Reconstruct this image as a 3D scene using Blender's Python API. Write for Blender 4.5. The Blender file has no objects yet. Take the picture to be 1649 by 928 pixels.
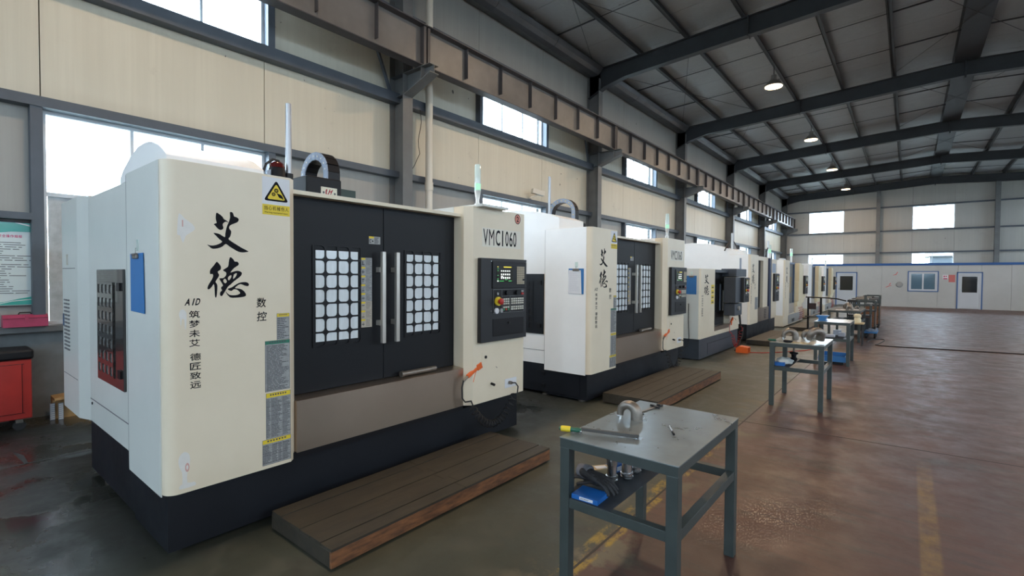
import bpy, math, random
from mathutils import Vector, Matrix
from mathutils.geometry import tessellate_polygon
random.seed(7)
SC = bpy.context.scene
COL = SC.collection
PI = math.pi

# ------------------------------------------------------------------ camera
cam_d = bpy.data.cameras.new('camera'); cam = bpy.data.objects.new('camera', cam_d); COL.objects.link(cam)
SC.camera = cam
cam_d.sensor_width = 36.0; cam_d.lens = 786.4 / 1649 * 36.0; cam_d.clip_start = 0.05; cam_d.clip_end = 500
YAW, PITCH, ROLL = 0.68202, 0.02378, 0.00675
cam.matrix_world = Matrix.Translation((0, 0, 1.75)) @ Matrix.Rotation(YAW, 4, 'Z') @ Matrix.Rotation(PI/2 - PITCH, 4, 'X') @ Matrix.Rotation(ROLL, 4, 'Z')

# ------------------------------------------------------------------ sky and exposure
world = bpy.data.worlds.new('sky'); SC.world = world; world.use_nodes = True
bg = world.node_tree.nodes['Background']
bg.inputs[0].default_value = (0.71, 0.84, 1.0, 1); bg.inputs[1].default_value = 21.0
SC.view_settings.view_transform = 'Standard'; SC.view_settings.look = 'None'
SC.view_settings.gamma = 1.0; SC.view_settings.use_curve_mapping = False
SC.view_settings.exposure = 0.43
LAMP_W = 135.0      # each high bay lamp
LAMP_COL = (1.0, 0.72, 0.45)

# window openings of the side walls (y of bay start, shared by walls, panes and daylight portals)
BAY = 7.75; COL0 = 6.26
BAYS = range(-2, 5)
WX = -8.2; RX = 10.8; FARY = 45.3; BACKY = -9.3; RIDGE = 1.3
def win_y(k): return (COL0 - 0.12 + BAY*k + 2.63, COL0 - 0.12 + BAY*k + 5.28)
SIDE_ROWS = ((1.13, 3.73), (5.40, 6.98))
FAR_WINS = ((-6.28, -3.94), (0.12, 2.37), (6.3, 8.6))
def portal(x, y, z, sx, sy, rot):
    l = bpy.data.lights.new('daylight_portal', 'AREA'); l.shape = 'RECTANGLE'; l.size = sx; l.size_y = sy
    l.cycles.is_portal = True
    o = bpy.data.objects.new('daylight_portal', l); COL.objects.link(o); o.location = (x, y, z); o.rotation_euler = rot
for k in BAYS:
    a, b = win_y(k)
    for z0, z1 in ((2.72, 3.73), SIDE_ROWS[1]):
        portal(WX - 0.12, (a+b)/2, (z0+z1)/2, z1-z0, b-a, (0, -PI/2, 0))
        portal(RX + 0.12, (a+b)/2, (z0+z1)/2, z1-z0, b-a, (0, PI/2, 0))
for a, b in FAR_WINS:
    portal((a+b)/2, FARY + 0.12, 6.13, b-a, 1.65, (-PI/2, 0, 0))
    portal((a+b)/2, BACKY - 0.12, 6.13, b-a, 1.65, (PI/2, 0, 0))  # for the added windows behind the camera
    portal((a+b)/2, BACKY - 0.12, 3.1, b-a, 1.1, (PI/2, 0, 0))

# ------------------------------------------------------------------ materials
MATS = {}
def mat(name, col, rough=0.5, metal=0.0, noise=0.0, scale=4.0, col2=None, bump=0.0, stretch=(1,1,1), spec=0.5, emit=None, es=0, coat=0.0, rn=0.0, detail=4):
    if name in MATS: return MATS[name]
    m = bpy.data.materials.new(name); m.use_nodes = True; nt = m.node_tree; b = nt.nodes['Principled BSDF']
    b.inputs['Base Color'].default_value = (*col, 1); b.inputs['Roughness'].default_value = rough
    b.inputs['Metallic'].default_value = metal; b.inputs['Specular IOR Level'].default_value = spec
    b.inputs['Coat Weight'].default_value = coat
    if emit: b.inputs['Emission Color'].default_value = (*emit, 1); b.inputs['Emission Strength'].default_value = es
    if noise or bump or rn:
        g = nt.nodes.new('ShaderNodeNewGeometry'); mp = nt.nodes.new('ShaderNodeMapping'); mp.inputs['Scale'].default_value = stretch
        n = nt.nodes.new('ShaderNodeTexNoise'); n.inputs['Scale'].default_value = scale; n.inputs['Detail'].default_value = detail; n.inputs['Roughness'].default_value = 0.62
        nt.links.new(g.outputs['Position'], mp.inputs[0]); nt.links.new(mp.outputs[0], n.inputs['Vector'])
        if noise:
            r = nt.nodes.new('ShaderNodeValToRGB'); c2 = col2 or tuple(c*(1-noise) for c in col)
            r.color_ramp.elements[0].position = 0.32; r.color_ramp.elements[0].color = (*c2, 1)
            r.color_ramp.elements[1].position = 0.66; r.color_ramp.elements[1].color = (*col, 1)
            nt.links.new(n.outputs['Fac'], r.inputs[0]); nt.links.new(r.outputs[0], b.inputs['Base Color'])
        if rn:
            mr = nt.nodes.new('ShaderNodeMapRange'); mr.inputs['From Min'].default_value = 0.3; mr.inputs['From Max'].default_value = 0.7
            mr.inputs['To Min'].default_value = max(0.02, rough-rn); mr.inputs['To Max'].default_value = rough+rn
            nt.links.new(n.outputs['Fac'], mr.inputs[0]); nt.links.new(mr.outputs[0], b.inputs['Roughness'])
        if bump:
            bp = nt.nodes.new('ShaderNodeBump'); bp.inputs['Strength'].default_value = bump; bp.inputs['Distance'].default_value = 0.01
            nt.links.new(n.outputs['Fac'], bp.inputs['Height']); nt.links.new(bp.outputs[0], b.inputs['Normal'])
    MATS[name] = m; return m
def glass_mat(name, tint=(0.93, 0.97, 0.98), rough=0.03, refl=0.12):
    m = bpy.data.materials.new(name); m.use_nodes = True; nt = m.node_tree
    for n in list(nt.nodes):
        if n.type != 'OUTPUT_MATERIAL': nt.nodes.remove(n)
    out = [n for n in nt.nodes][0]
    t = nt.nodes.new('ShaderNodeBsdfTransparent'); t.inputs[0].default_value = (*tint, 1)
    g = nt.nodes.new('ShaderNodeBsdfGlossy'); g.inputs['Roughness'].default_value = rough
    mx = nt.nodes.new('ShaderNodeMixShader'); mx.inputs[0].default_value = refl
    nt.links.new(t.outputs[0], mx.inputs[1]); nt.links.new(g.outputs[0], mx.inputs[2]); nt.links.new(mx.outputs[0], out.inputs[0])
    return m

M = {}
M['cream'] = mat('cream_enclosure_paint', (0.77, 0.68, 0.53), 0.42, noise=0.10, scale=1.6, col2=(0.72, 0.63, 0.48))
M['cream2'] = mat('yellowed_cabinet_paint', (0.80, 0.71, 0.48), 0.4, noise=0.08, scale=2)
M['greyside'] = mat('pale_grey_green_paint', (0.65, 0.665, 0.63), 0.38, noise=0.08, scale=1.2)  # enclosure paint with cool window light put into its colour
M['white'] = mat('white_enclosure_paint', (0.88, 0.88, 0.87), 0.4, noise=0.05, scale=2)  # paler copy of the enclosure paint, for brightly lit sides and hoods
M['base'] = mat('navy_base_paint', (0.0062, 0.0080, 0.0125), 0.5, spec=0.35, noise=0.25, scale=2.5, rn=0.08)
M['base_grey'] = mat('grey_base_paint', (0.045, 0.055, 0.07), 0.5, noise=0.2, scale=2.5)
M['door'] = mat('charcoal_door_paint', (0.0065, 0.0075, 0.010), 0.5, spec=0.3, bump=0.05, scale=60)
M['black'] = mat('black_plastic', (0.0075, 0.0075, 0.0095), 0.42, spec=0.3)
M['panelblk'] = mat('control_panel_black', (0.013, 0.014, 0.017), 0.5)
M['print'] = mat('black_print', (0.005, 0.005, 0.008), 0.6, spec=0.15)
M['steel'] = mat('brushed_stainless', (0.50, 0.41, 0.33), 0.30, metal=0.95, noise=0.06, scale=1.5, rn=0.03)
M['chrome'] = mat('bright_steel', (0.62, 0.62, 0.62), 0.22, metal=1.0)
M['satin'] = mat('satin_aluminium', (0.60, 0.57, 0.52), 0.35, metal=0.7)
M['film'] = mat('pale_door_window', (0.76, 0.82, 0.85), 0.18, noise=0.12, scale=6, stretch=(1, 6, 1), coat=0.5)
M['girder'] = mat('blue_grey_steel_paint', (0.075, 0.092, 0.115), 0.5, noise=0.15, scale=3)
M['column'] = mat('grey_column_paint', (0.135, 0.142, 0.145), 0.5, noise=0.22, scale=2.5)
M['rafter'] = mat('dark_rafter_paint', (0.030, 0.034, 0.040), 0.55, noise=0.2, scale=3)
M['crane'] = mat('crane_beam_paint', (0.165, 0.156, 0.148), 0.45, noise=0.3, scale=1.5)
M['crane_dark'] = mat('crane_flange_paint', (0.06, 0.058, 0.064), 0.5, noise=0.3, scale=2)
M['galv'] = mat('galvanised_gutter', (0.085, 0.09, 0.10), 0.4, metal=0.3, noise=0.25, scale=2)
M['pvc'] = mat('cream_pvc', (0.62, 0.58, 0.50), 0.4)
M['concrete'] = mat('grey_rendered_wall', (0.17, 0.19, 0.20), 0.8, noise=0.3, scale=3, bump=0.2)
M['yellow'] = mat('warning_yellow', (0.75, 0.56, 0.03), 0.5)
M['green'] = mat('sticker_green', (0.02, 0.17, 0.11), 0.5)
M['paper'] = mat('white_paper', (0.72, 0.73, 0.76), 0.7)
M['greypaper'] = mat('worn_grey_label', (0.36, 0.37, 0.37), 0.6, noise=0.25, scale=30)
M['ink'] = mat('grey_ink', (0.07, 0.07, 0.08), 0.6)
M['inklight'] = mat('faded_ink', (0.16, 0.16, 0.17), 0.6)
M['red'] = mat('red_paint', (0.42, 0.022, 0.018), 0.45)
M['redlens'] = mat('red_lens', (0.07, 0.008, 0.008), 0.2)
M['orange'] = mat('orange_plastic', (0.75, 0.13, 0.02), 0.4)
M['blue'] = mat('blue_plastic', (0.025, 0.16, 0.42), 0.5)
M['bluebox'] = mat('bright_blue_card', (0.01, 0.12, 0.42), 0.45)
M['bluetrim'] = mat('blue_trim_paint', (0.02, 0.10, 0.32), 0.5)
M['navystripe'] = mat('navy_stripe_paint', (0.010, 0.022, 0.07), 0.5)
M['bluetrim2'] = mat('door_trim_blue', (0.05, 0.13, 0.33), 0.5)
M['bluepaint'] = mat('machine_blue_paint', (0.07, 0.12, 0.21), 0.45)
M['pink'] = mat('magenta_toolbox_paint', (0.42, 0.05, 0.12), 0.4, noise=0.2, scale=9)
M['redcab'] = mat('red_cabinet_paint', (0.40, 0.025, 0.018), 0.42, noise=0.15, scale=5)
M['bench'] = mat('grey_green_bench_paint', (0.048, 0.062, 0.060), 0.45, noise=0.2, scale=8)
M['benchtop'] = mat('worn_steel_plate', (0.20, 0.235, 0.245), 0.30, metal=0.5, noise=0.2, scale=9, col2=(0.155, 0.175, 0.18), rn=0.04, bump=0.02)
M['darkshelf'] = mat('dark_shelf_steel', (0.03, 0.033, 0.04), 0.6, noise=0.3, scale=9)
M['castiron'] = mat('cast_steel', (0.27, 0.24, 0.21), 0.42, metal=0.75, noise=0.25, scale=30, bump=0.1)
M['wood'] = mat('oily_brown_boards', (0.042, 0.035, 0.024), 0.55, noise=0.45, scale=5, stretch=(3, 0.7, 3), col2=(0.026, 0.022, 0.017), bump=0.2)
M['woodedge'] = mat('reddish_plywood_edge', (0.24, 0.10, 0.04), 0.6, noise=0.4, scale=7, stretch=(1, 1, 5), col2=(0.075, 0.034, 0.018))
M['pine'] = mat('pale_pine', (0.50, 0.32, 0.14), 0.6, noise=0.3, scale=12)
M['glovedark'] = mat('black_glove_coating', (0.022, 0.021, 0.023), 0.6, bump=0.5, scale=120)
M['glovegrey'] = mat('grey_glove_knit', (0.16, 0.16, 0.18), 0.9, bump=0.5, scale=200)
M['card'] = mat('cardboard', (0.50, 0.38, 0.22), 0.7)
M['office'] = mat('office_sandwich_panel', (0.50, 0.52, 0.52), 0.5, noise=0.08, scale=1)
M['officedoor'] = mat('office_door_white', (0.55, 0.60, 0.66), 0.4)
M['darkglass'] = mat('dark_glass', (0.015, 0.018, 0.022), 0.06, coat=0.5)
M['blueglass'] = mat('blue_office_glass', (0.09, 0.17, 0.24), 0.08, coat=0.5)
M['frost'] = mat('frosted_lower_pane', (0.50, 0.53, 0.54), 0.5, noise=0.25, scale=9)
M['alu'] = mat('white_aluminium_frame', (0.55, 0.60, 0.64), 0.4)
M['lampshade'] = mat('lamp_shade_aluminium', (0.35, 0.33, 0.31), 0.35, metal=0.8)
M['lampglow'] = mat('lamp_glow', (1, 1, 1), 0.5, emit=(1.0, 0.70, 0.42), es=7)
M['greenglow'] = mat('green_signal_light', (0.30, 0.62, 0.42), 0.3, emit=(0.55, 1.0, 0.7), es=0.30)
M['clearlens'] = mat('clear_lens', (0.62, 0.74, 0.70), 0.12, coat=0.6)
M['sidedoor'] = mat('side_door_paint', (0.035, 0.034, 0.033), 0.22, coat=0.4)
M['pipe'] = mat('grey_air_pipe', (0.36, 0.36, 0.37), 0.35, metal=0.85)
M['screen'] = mat('dark_screen', (0.012, 0.014, 0.012), 0.15, coat=0.5)
M['scr_w'] = mat('screen_white', (0.2, 0.2, 0.2), 0.4, emit=(0.75, 0.8, 0.75), es=0.9)
M['scr_g'] = mat('screen_green', (0.02, 0.2, 0.04), 0.4, emit=(0.08, 0.6, 0.15), es=0.7)
M['scr_y'] = mat('screen_yellow', (0.3, 0.25, 0.02), 0.4, emit=(0.8, 0.65, 0.05), es=0.8)
M['key'] = mat('key_cap_white', (0.60, 0.58, 0.50), 0.5)
M['softkey'] = mat('beige_soft_key', (0.42, 0.36, 0.26), 0.5)
M['logored'] = mat('logo_red', (0.30, 0.005, 0.012), 0.4)
M['badge'] = mat('enamel_badge', (0.66, 0.64, 0.52), 0.35)
M['darkgreen'] = mat('dark_green_box', (0.02, 0.045, 0.04), 0.5)
M['chainlight'] = mat('chain_side_plate', (0.26, 0.31, 0.40), 0.45)
M['rubber'] = mat('black_rubber', (0.012, 0.012, 0.013), 0.6)
M['posterwhite'] = mat('poster_white', (0.62, 0.70, 0.70), 0.25, coat=0.4)
M['postergreen'] = mat('poster_teal', (0.05, 0.40, 0.33), 0.25, coat=0.4)
M['posterpink'] = mat('poster_pink_ink', (0.55, 0.03, 0.16), 0.4)
M['touchup'] = mat('white_touch_up_paint', (0.74, 0.72, 0.68), 0.5, noise=0.05, scale=20)
M['pinkmark'] = mat('pink_marker', (0.62, 0.36, 0.32), 0.6)
M['winglass'] = glass_mat('window_glass')
M['grime'] = mat('dark_grime', (0.05, 0.045, 0.04), 0.8)

# cladding: cream sheet with vertical dirt runs and smudges
def cladding_mat(name, c1, c2, dirt):
    m = bpy.data.materials.new(name); m.use_nodes = True; nt = m.node_tree; b = nt.nodes['Principled BSDF']; L = nt.links
    g = nt.nodes.new('ShaderNodeNewGeometry')
    def noise(sc, st, det=5, ro=0.6):
        mp = nt.nodes.new('ShaderNodeMapping'); mp.inputs['Scale'].default_value = st; L.new(g.outputs['Position'], mp.inputs[0])
        n = nt.nodes.new('ShaderNodeTexNoise'); n.inputs['Scale'].default_value = sc; n.inputs['Detail'].default_value = det; n.inputs['Roughness'].default_value = ro
        L.new(mp.outputs[0], n.inputs['Vector']); return n.outputs['Fac']
    def ramp(f, p0, p1, a=(0,0,0,1), bb=(1,1,1,1)):
        r = nt.nodes.new('ShaderNodeValToRGB'); r.color_ramp.elements[0].position = p0; r.color_ramp.elements[1].position = p1
        r.color_ramp.elements[0].color = a; r.color_ramp.elements[1].color = bb; L.new(f, r.inputs[0]); return r.outputs[0]
    def mix(fac, a, bb):
        x = nt.nodes.new('ShaderNodeMix'); x.data_type = 'RGBA'; L.new(fac, x.inputs[0])
        for i, v in ((6, a), (7, bb)):
            if isinstance(v, tuple): x.inputs[i].default_value = (*v, 1)
            else: L.new(v, x.inputs[i])
        return x.outputs[2]
    streak = ramp(noise(3.0, (1, 1, 0.06)), 0.38, 0.68)
    fine = ramp(noise(14.0, (1, 1, 0.03)), 0.4, 0.75)
    c = mix(streak, c2, c1)
    d2 = tuple(x*0.93 for x in c1)
    c = mix(fine, c, tuple(x*0.97 for x in c2))
    blot = ramp(noise(1.1, (1, 1, 1.6), 8, 0.7), 0.60, 0.74)
    c = mix(blot, c, dirt)
    spk = ramp(noise(7.0, (1, 1, 0.7), 3, 0.5), 0.735, 0.76)
    c = mix(spk, c, (0.10, 0.095, 0.085))
    L.new(c, b.inputs['Base Color']); b.inputs['Roughness'].default_value = 0.5
    return m
M['clad'] = cladding_mat('cream_cladding', (0.62, 0.59, 0.49), (0.575, 0.545, 0.45), (0.50, 0.47, 0.39))
M['cladgrey'] = cladding_mat('grey_cladding', (0.34, 0.335, 0.31), (0.31, 0.305, 0.285), (0.27, 0.265, 0.25))
M['cladfar'] = cladding_mat('far_cladding', (0.40, 0.39, 0.36), (0.37, 0.36, 0.335), (0.33, 0.32, 0.30))
M['roofpanel'] = cladding_mat('roof_liner', (0.27, 0.272, 0.275), (0.245, 0.247, 0.25), (0.21, 0.212, 0.215))

def floor_mat():
    m = bpy.data.materials.new('painted_concrete_floor'); m.use_nodes = True; nt = m.node_tree; b = nt.nodes['Principled BSDF']; L = nt.links
    g = nt.nodes.new('ShaderNodeNewGeometry'); sx = nt.nodes.new('ShaderNodeSeparateXYZ'); L.new(g.outputs['Position'], sx.inputs[0])
    def math_(op, a, bb=None, c=None):
        n = nt.nodes.new('ShaderNodeMath'); n.operation = op
        for i, v in enumerate((a, bb, c)):
            if v is None: continue
            if isinstance(v, (int, float)): n.inputs[i].default_value = v
            else: L.new(v, n.inputs[i])
        return n.outputs[0]
    def noise(sc, st=(1,1,1), det=6, ro=0.6):
        mp = nt.nodes.new('ShaderNodeMapping'); mp.inputs['Scale'].default_value = st; L.new(g.outputs['Position'], mp.inputs[0])
        n = nt.nodes.new('ShaderNodeTexNoise'); n.inputs['Scale'].default_value = sc; n.inputs['Detail'].default_value = det; n.inputs['Roughness'].default_value = ro
        L.new(mp.outputs[0], n.inputs['Vector']); return n.outputs['Fac']
    def rmp(f, a, c):
        r = nt.nodes.new('ShaderNodeMapRange'); r.inputs['From Min'].default_value = a; r.inputs['From Max'].default_value = c; L.new(f, r.inputs[0]); return r.outputs[0]
    def mix(fac, a, bb):
        x = nt.nodes.new('ShaderNodeMix'); x.data_type = 'RGBA'
        if isinstance(fac, (int, float)): x.inputs[0].default_value = fac
        else: L.new(fac, x.inputs[0])
        for i, v in ((6, a), (7, bb)):
            if isinstance(v, tuple): x.inputs[i].default_value = (*v, 1)
            else: L.new(v, x.inputs[i])
        return x.outputs[2]
    X, Y = sx.outputs[0], sx.outputs[1]
    big = noise(0.7); med = noise(3.0, (1, 1, 1), 8, 0.7); fine = noise(22, (1, 1, 1), 4); scr = noise(5, (0.35, 2.2, 1), 6, 0.7)
    green = mix(rmp(big, 0.35, 0.65), (0.036, 0.040, 0.030), (0.062, 0.064, 0.046))
    green = mix(rmp(med, 0.52, 0.75), green, (0.075, 0.072, 0.055))
    red = mix(rmp(big, 0.35, 0.65), (0.060, 0.029, 0.023), (0.100, 0.047, 0.036))
    red = mix(rmp(scr, 0.50, 0.72), red, (0.042, 0.033, 0.029))
    red = mix(rmp(med, 0.62, 0.78), red, (0.125, 0.088, 0.068))
    edge = rmp(math_('ADD', X, math_('MULTIPLY', math_('SUBTRACT', med, 0.5), 0.10)), -1.56, -1.52)
    c = mix(edge, green, red)
    oil_shade = math_('MULTIPLY', rmp(X, -3.3, -3.9), 0.68)  # darker left of the machine fronts: oil, with dim light painted in
    c = mix(oil_shade, c, (0.022, 0.023, 0.022))
    # worn bare concrete beside the seam
    near = rmp(math_('ABSOLUTE', math_('ADD', X, 1.50)), 0.45, 0.05)
    c = mix(math_('MULTIPLY', near, rmp(med, 0.50, 0.60)), c, (0.13, 0.11, 0.075))
    # yellow lines, mostly worn away
    def line(x0, w, y_end, lo, hi):
        inb = math_('MULTIPLY', rmp(math_('ABSOLUTE', math_('SUBTRACT', X, x0)), w*0.5+0.012, w*0.5-0.006), rmp(Y, y_end+0.6, y_end-0.3))
        return math_('MULTIPLY', inb, rmp(noise(6.5, (1, 0.6, 1), 8, 0.75), lo, hi))
    c = mix(line(-1.545, 0.14, 5.4, 0.48, 0.58), c, (0.30, 0.20, 0.03))
    c = mix(math_('MULTIPLY', line(0.145, 0.10, 5.6, 0.36, 0.60), 0.62), c, (0.24, 0.15, 0.035))
    # dark oil patches
    oil = rmp(noise(0.9, (1, 1.4, 1), 5, 0.6), 0.60, 0.68)
    c = mix(math_('MULTIPLY', oil, 0.6), c, (0.035, 0.030, 0.024))
    c = mix(math_('MULTIPLY', rmp(fine, 0.66, 0.72), 0.35), c, (0.04, 0.035, 0.03))
    L.new(c, b.inputs['Base Color'])
    r = nt.nodes.new('ShaderNodeMapRange'); r.inputs['From Min'].default_value = 0.3; r.inputs['From Max'].default_value = 0.7
    r.inputs['To Min'].default_value = 0.34; r.inputs['To Max'].default_value = 0.62; L.new(med, r.inputs[0]); L.new(r.outputs[0], b.inputs['Roughness'])
    b.inputs['Specular IOR Level'].default_value = 0.55
    wet = math_('MULTIPLY', rmp(noise(1.3, (1, 1, 1), 5, 0.6), 0.46, 0.60), rmp(X, -3.2, -3.9))
    rr = math_('ADD', math_('MULTIPLY', r.outputs[0], math_('SUBTRACT', 1.0, wet)), math_('MULTIPLY', wet, 0.11)); L.new(rr, b.inputs['Roughness'])
    bp = nt.nodes.new('ShaderNodeBump'); bp.inputs['Strength'].default_value = 0.12; bp.inputs['Distance'].default_value = 0.006
    L.new(scr, bp.inputs['Height']); L.new(bp.outputs[0], b.inputs['Normal'])
    return m
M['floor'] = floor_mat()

# ------------------------------------------------------------------ mesh helpers
def root_loc(o):
    v = Vector((0, 0, 0))
    while o is not None: v += Vector(o.location); o = o.parent
    return v
class MB:
    def __init__(s): s.v = []; s.f = []
    def add(s, vs, fs):
        n = len(s.v); s.v += [tuple(p) for p in vs]; s.f += [tuple(i+n for i in f) for f in fs]; return s
    def box(s, x0, x1, y0, y1, z0, z1):
        return s.add([(x0,y0,z0),(x1,y0,z0),(x1,y1,z0),(x0,y1,z0),(x0,y0,z1),(x1,y0,z1),(x1,y1,z1),(x0,y1,z1)],
                     [(0,3,2,1),(4,5,6,7),(0,1,5,4),(1,2,6,5),(2,3,7,6),(3,0,4,7)])
    def prism(s, pts, axis, a, b):
        """pts: 2D outline; axis 'x': (y,z); 'y': (x,z); 'z': (x,y)"""
        def P(u, v, w): return {'x': (w,u,v), 'y': (u,w,v), 'z': (u,v,w)}[axis]
        n = len(pts); vs = [P(u, v, a) for u, v in pts] + [P(u, v, b) for u, v in pts]
        fs = [tuple(range(n-1, -1, -1)), tuple(range(n, 2*n))] + [(i, (i+1) % n, n+(i+1) % n, n+i) for i in range(n)]
        return s.add(vs, fs)
    def tube(s, path, r, n=8, closed=False, taper=None):
        path = [Vector(p) for p in path]; m = len(path); vs = []; up = None
        for i, p in enumerate(path):
            if closed: d = path[(i+1) % m] - path[i-1]
            else: d = path[min(i+1, m-1)] - path[max(i-1, 0)]
            if d.length < 1e-9: d = Vector((0, 0, 1))
            d.normalize()
            if up is None: up = d.orthogonal().normalized()
            up = (up - d*up.dot(d)); up = up.normalized() if up.length > 1e-6 else d.orthogonal().normalized()
            q = d.cross(up); rr = r if taper is None else r*taper[i]
            for j in range(n):
                a = 2*PI*j/n; vs.append(p + (up*math.cos(a) + q*math.sin(a))*rr)
        fs = []
        for i in range(m if closed else m-1):
            for j in range(n):
                k = (i+1) % m
                fs.append((i*n+j, i*n+(j+1) % n, k*n+(j+1) % n, k*n+j))
        if not closed: fs += [tuple(range(n-1, -1, -1)), tuple(range((m-1)*n, m*n))]
        return s.add(vs, fs)
    def cyl(s, p0, p1, r, n=16): return s.tube([p0, p1], r, n)
    def lathe(s, c, prof, n=20, axis=(0, 0, 1)):
        ax = Vector(axis).normalized(); u = ax.orthogonal().normalized(); w = ax.cross(u); vs = []
        for r, h in prof:
            for j in range(n):
                a = 2*PI*j/n; vs.append(Vector(c) + ax*h + (u*math.cos(a) + w*math.sin(a))*max(r, 1e-4))
        fs = [(i*n+j, i*n+(j+1) % n, (i+1)*n+(j+1) % n, (i+1)*n+j) for i in range(len(prof)-1) for j in range(n)]
        fs += [tuple(range(n-1, -1, -1)), tuple(range((len(prof)-1)*n, len(prof)*n))]
        return s.add(vs, fs)
    def beam(s, p0, p1, w, h):
        """rectangular bar between two points, w across (horizontal), h the other way"""
        a, b = Vector(p0), Vector(p1); d = (b-a).normalized(); up = Vector((0, 0, 1)) if abs(d.z) < 0.9 else Vector((1, 0, 0))
        q = d.cross(up).normalized(); up = q.cross(d).normalized(); vs = []
        for p in (a, b):
            for i, j in ((-1,-1),(1,-1),(1,1),(-1,1)): vs.append(p + q*(w/2*i) + up*(h/2*j))
        return s.add(vs, [(0,3,2,1),(4,5,6,7),(0,1,5,4),(1,2,6,5),(2,3,7,6),(3,0,4,7)])
    def build(s, name, m, parent=None, smooth=False, bevel=0.0, kind=None, label=None, local=False, loc=None, rot=None, seg=2):
        me = bpy.data.meshes.new(name)
        if parent is not None: off = Vector((0,0,0)) if local else root_loc(parent)
        elif loc is not None: off = Vector(loc) if not local else Vector((0,0,0))
        else:
            xs = [p[0] for p in s.v]; ys = [p[1] for p in s.v]; zs = [p[2] for p in s.v]
            off = Vector(((min(xs)+max(xs))/2, (min(ys)+max(ys))/2, min(zs)))
        me.from_pydata([(p[0]-off.x, p[1]-off.y, p[2]-off.z) for p in s.v], [], s.f)
        me.materials.append(m); me.validate(); me.update()
        import bmesh
        bm = bmesh.new(); bm.from_mesh(me); bmesh.ops.recalc_face_normals(bm, faces=bm.faces[:]); bm.to_mesh(me); bm.free()
        if smooth:
            for p in me.polygons: p.use_smooth = True
            me.set_sharp_from_angle(angle=math.radians(40))
        o = bpy.data.objects.new(name, me); COL.objects.link(o)
        if parent is not None: o.parent = parent
        else: o.location = Vector(loc) if (local and loc is not None) else off
        if rot is not None: o.rotation_euler = rot
        if bevel:
            bv = o.modifiers.new('bevel', 'BEVEL'); bv.width = bevel; bv.segments = seg; bv.limit_method = 'ANGLE'; bv.angle_limit = math.radians(40)
        if kind: o['kind'] = kind
        if label: o['label'] = label
        return o
def tag(o, label, cat, group=None):
    o['label'] = label; o['category'] = cat
    if group: o['group'] = group
    return o
def thing(name, label, cat, loc, group=None, rotz=0.0):
    o = bpy.data.objects.new(name, None); COL.objects.link(o); o.location = loc; o.rotation_euler = (0, 0, rotz); o.empty_display_size = 0.2
    return tag(o, label, cat, group)
def struct(o): o['kind'] = 'structure'; return o
def box(name, m, b, parent=None, **kw): return MB().box(*b).build(name, m, parent, **kw)

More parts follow.
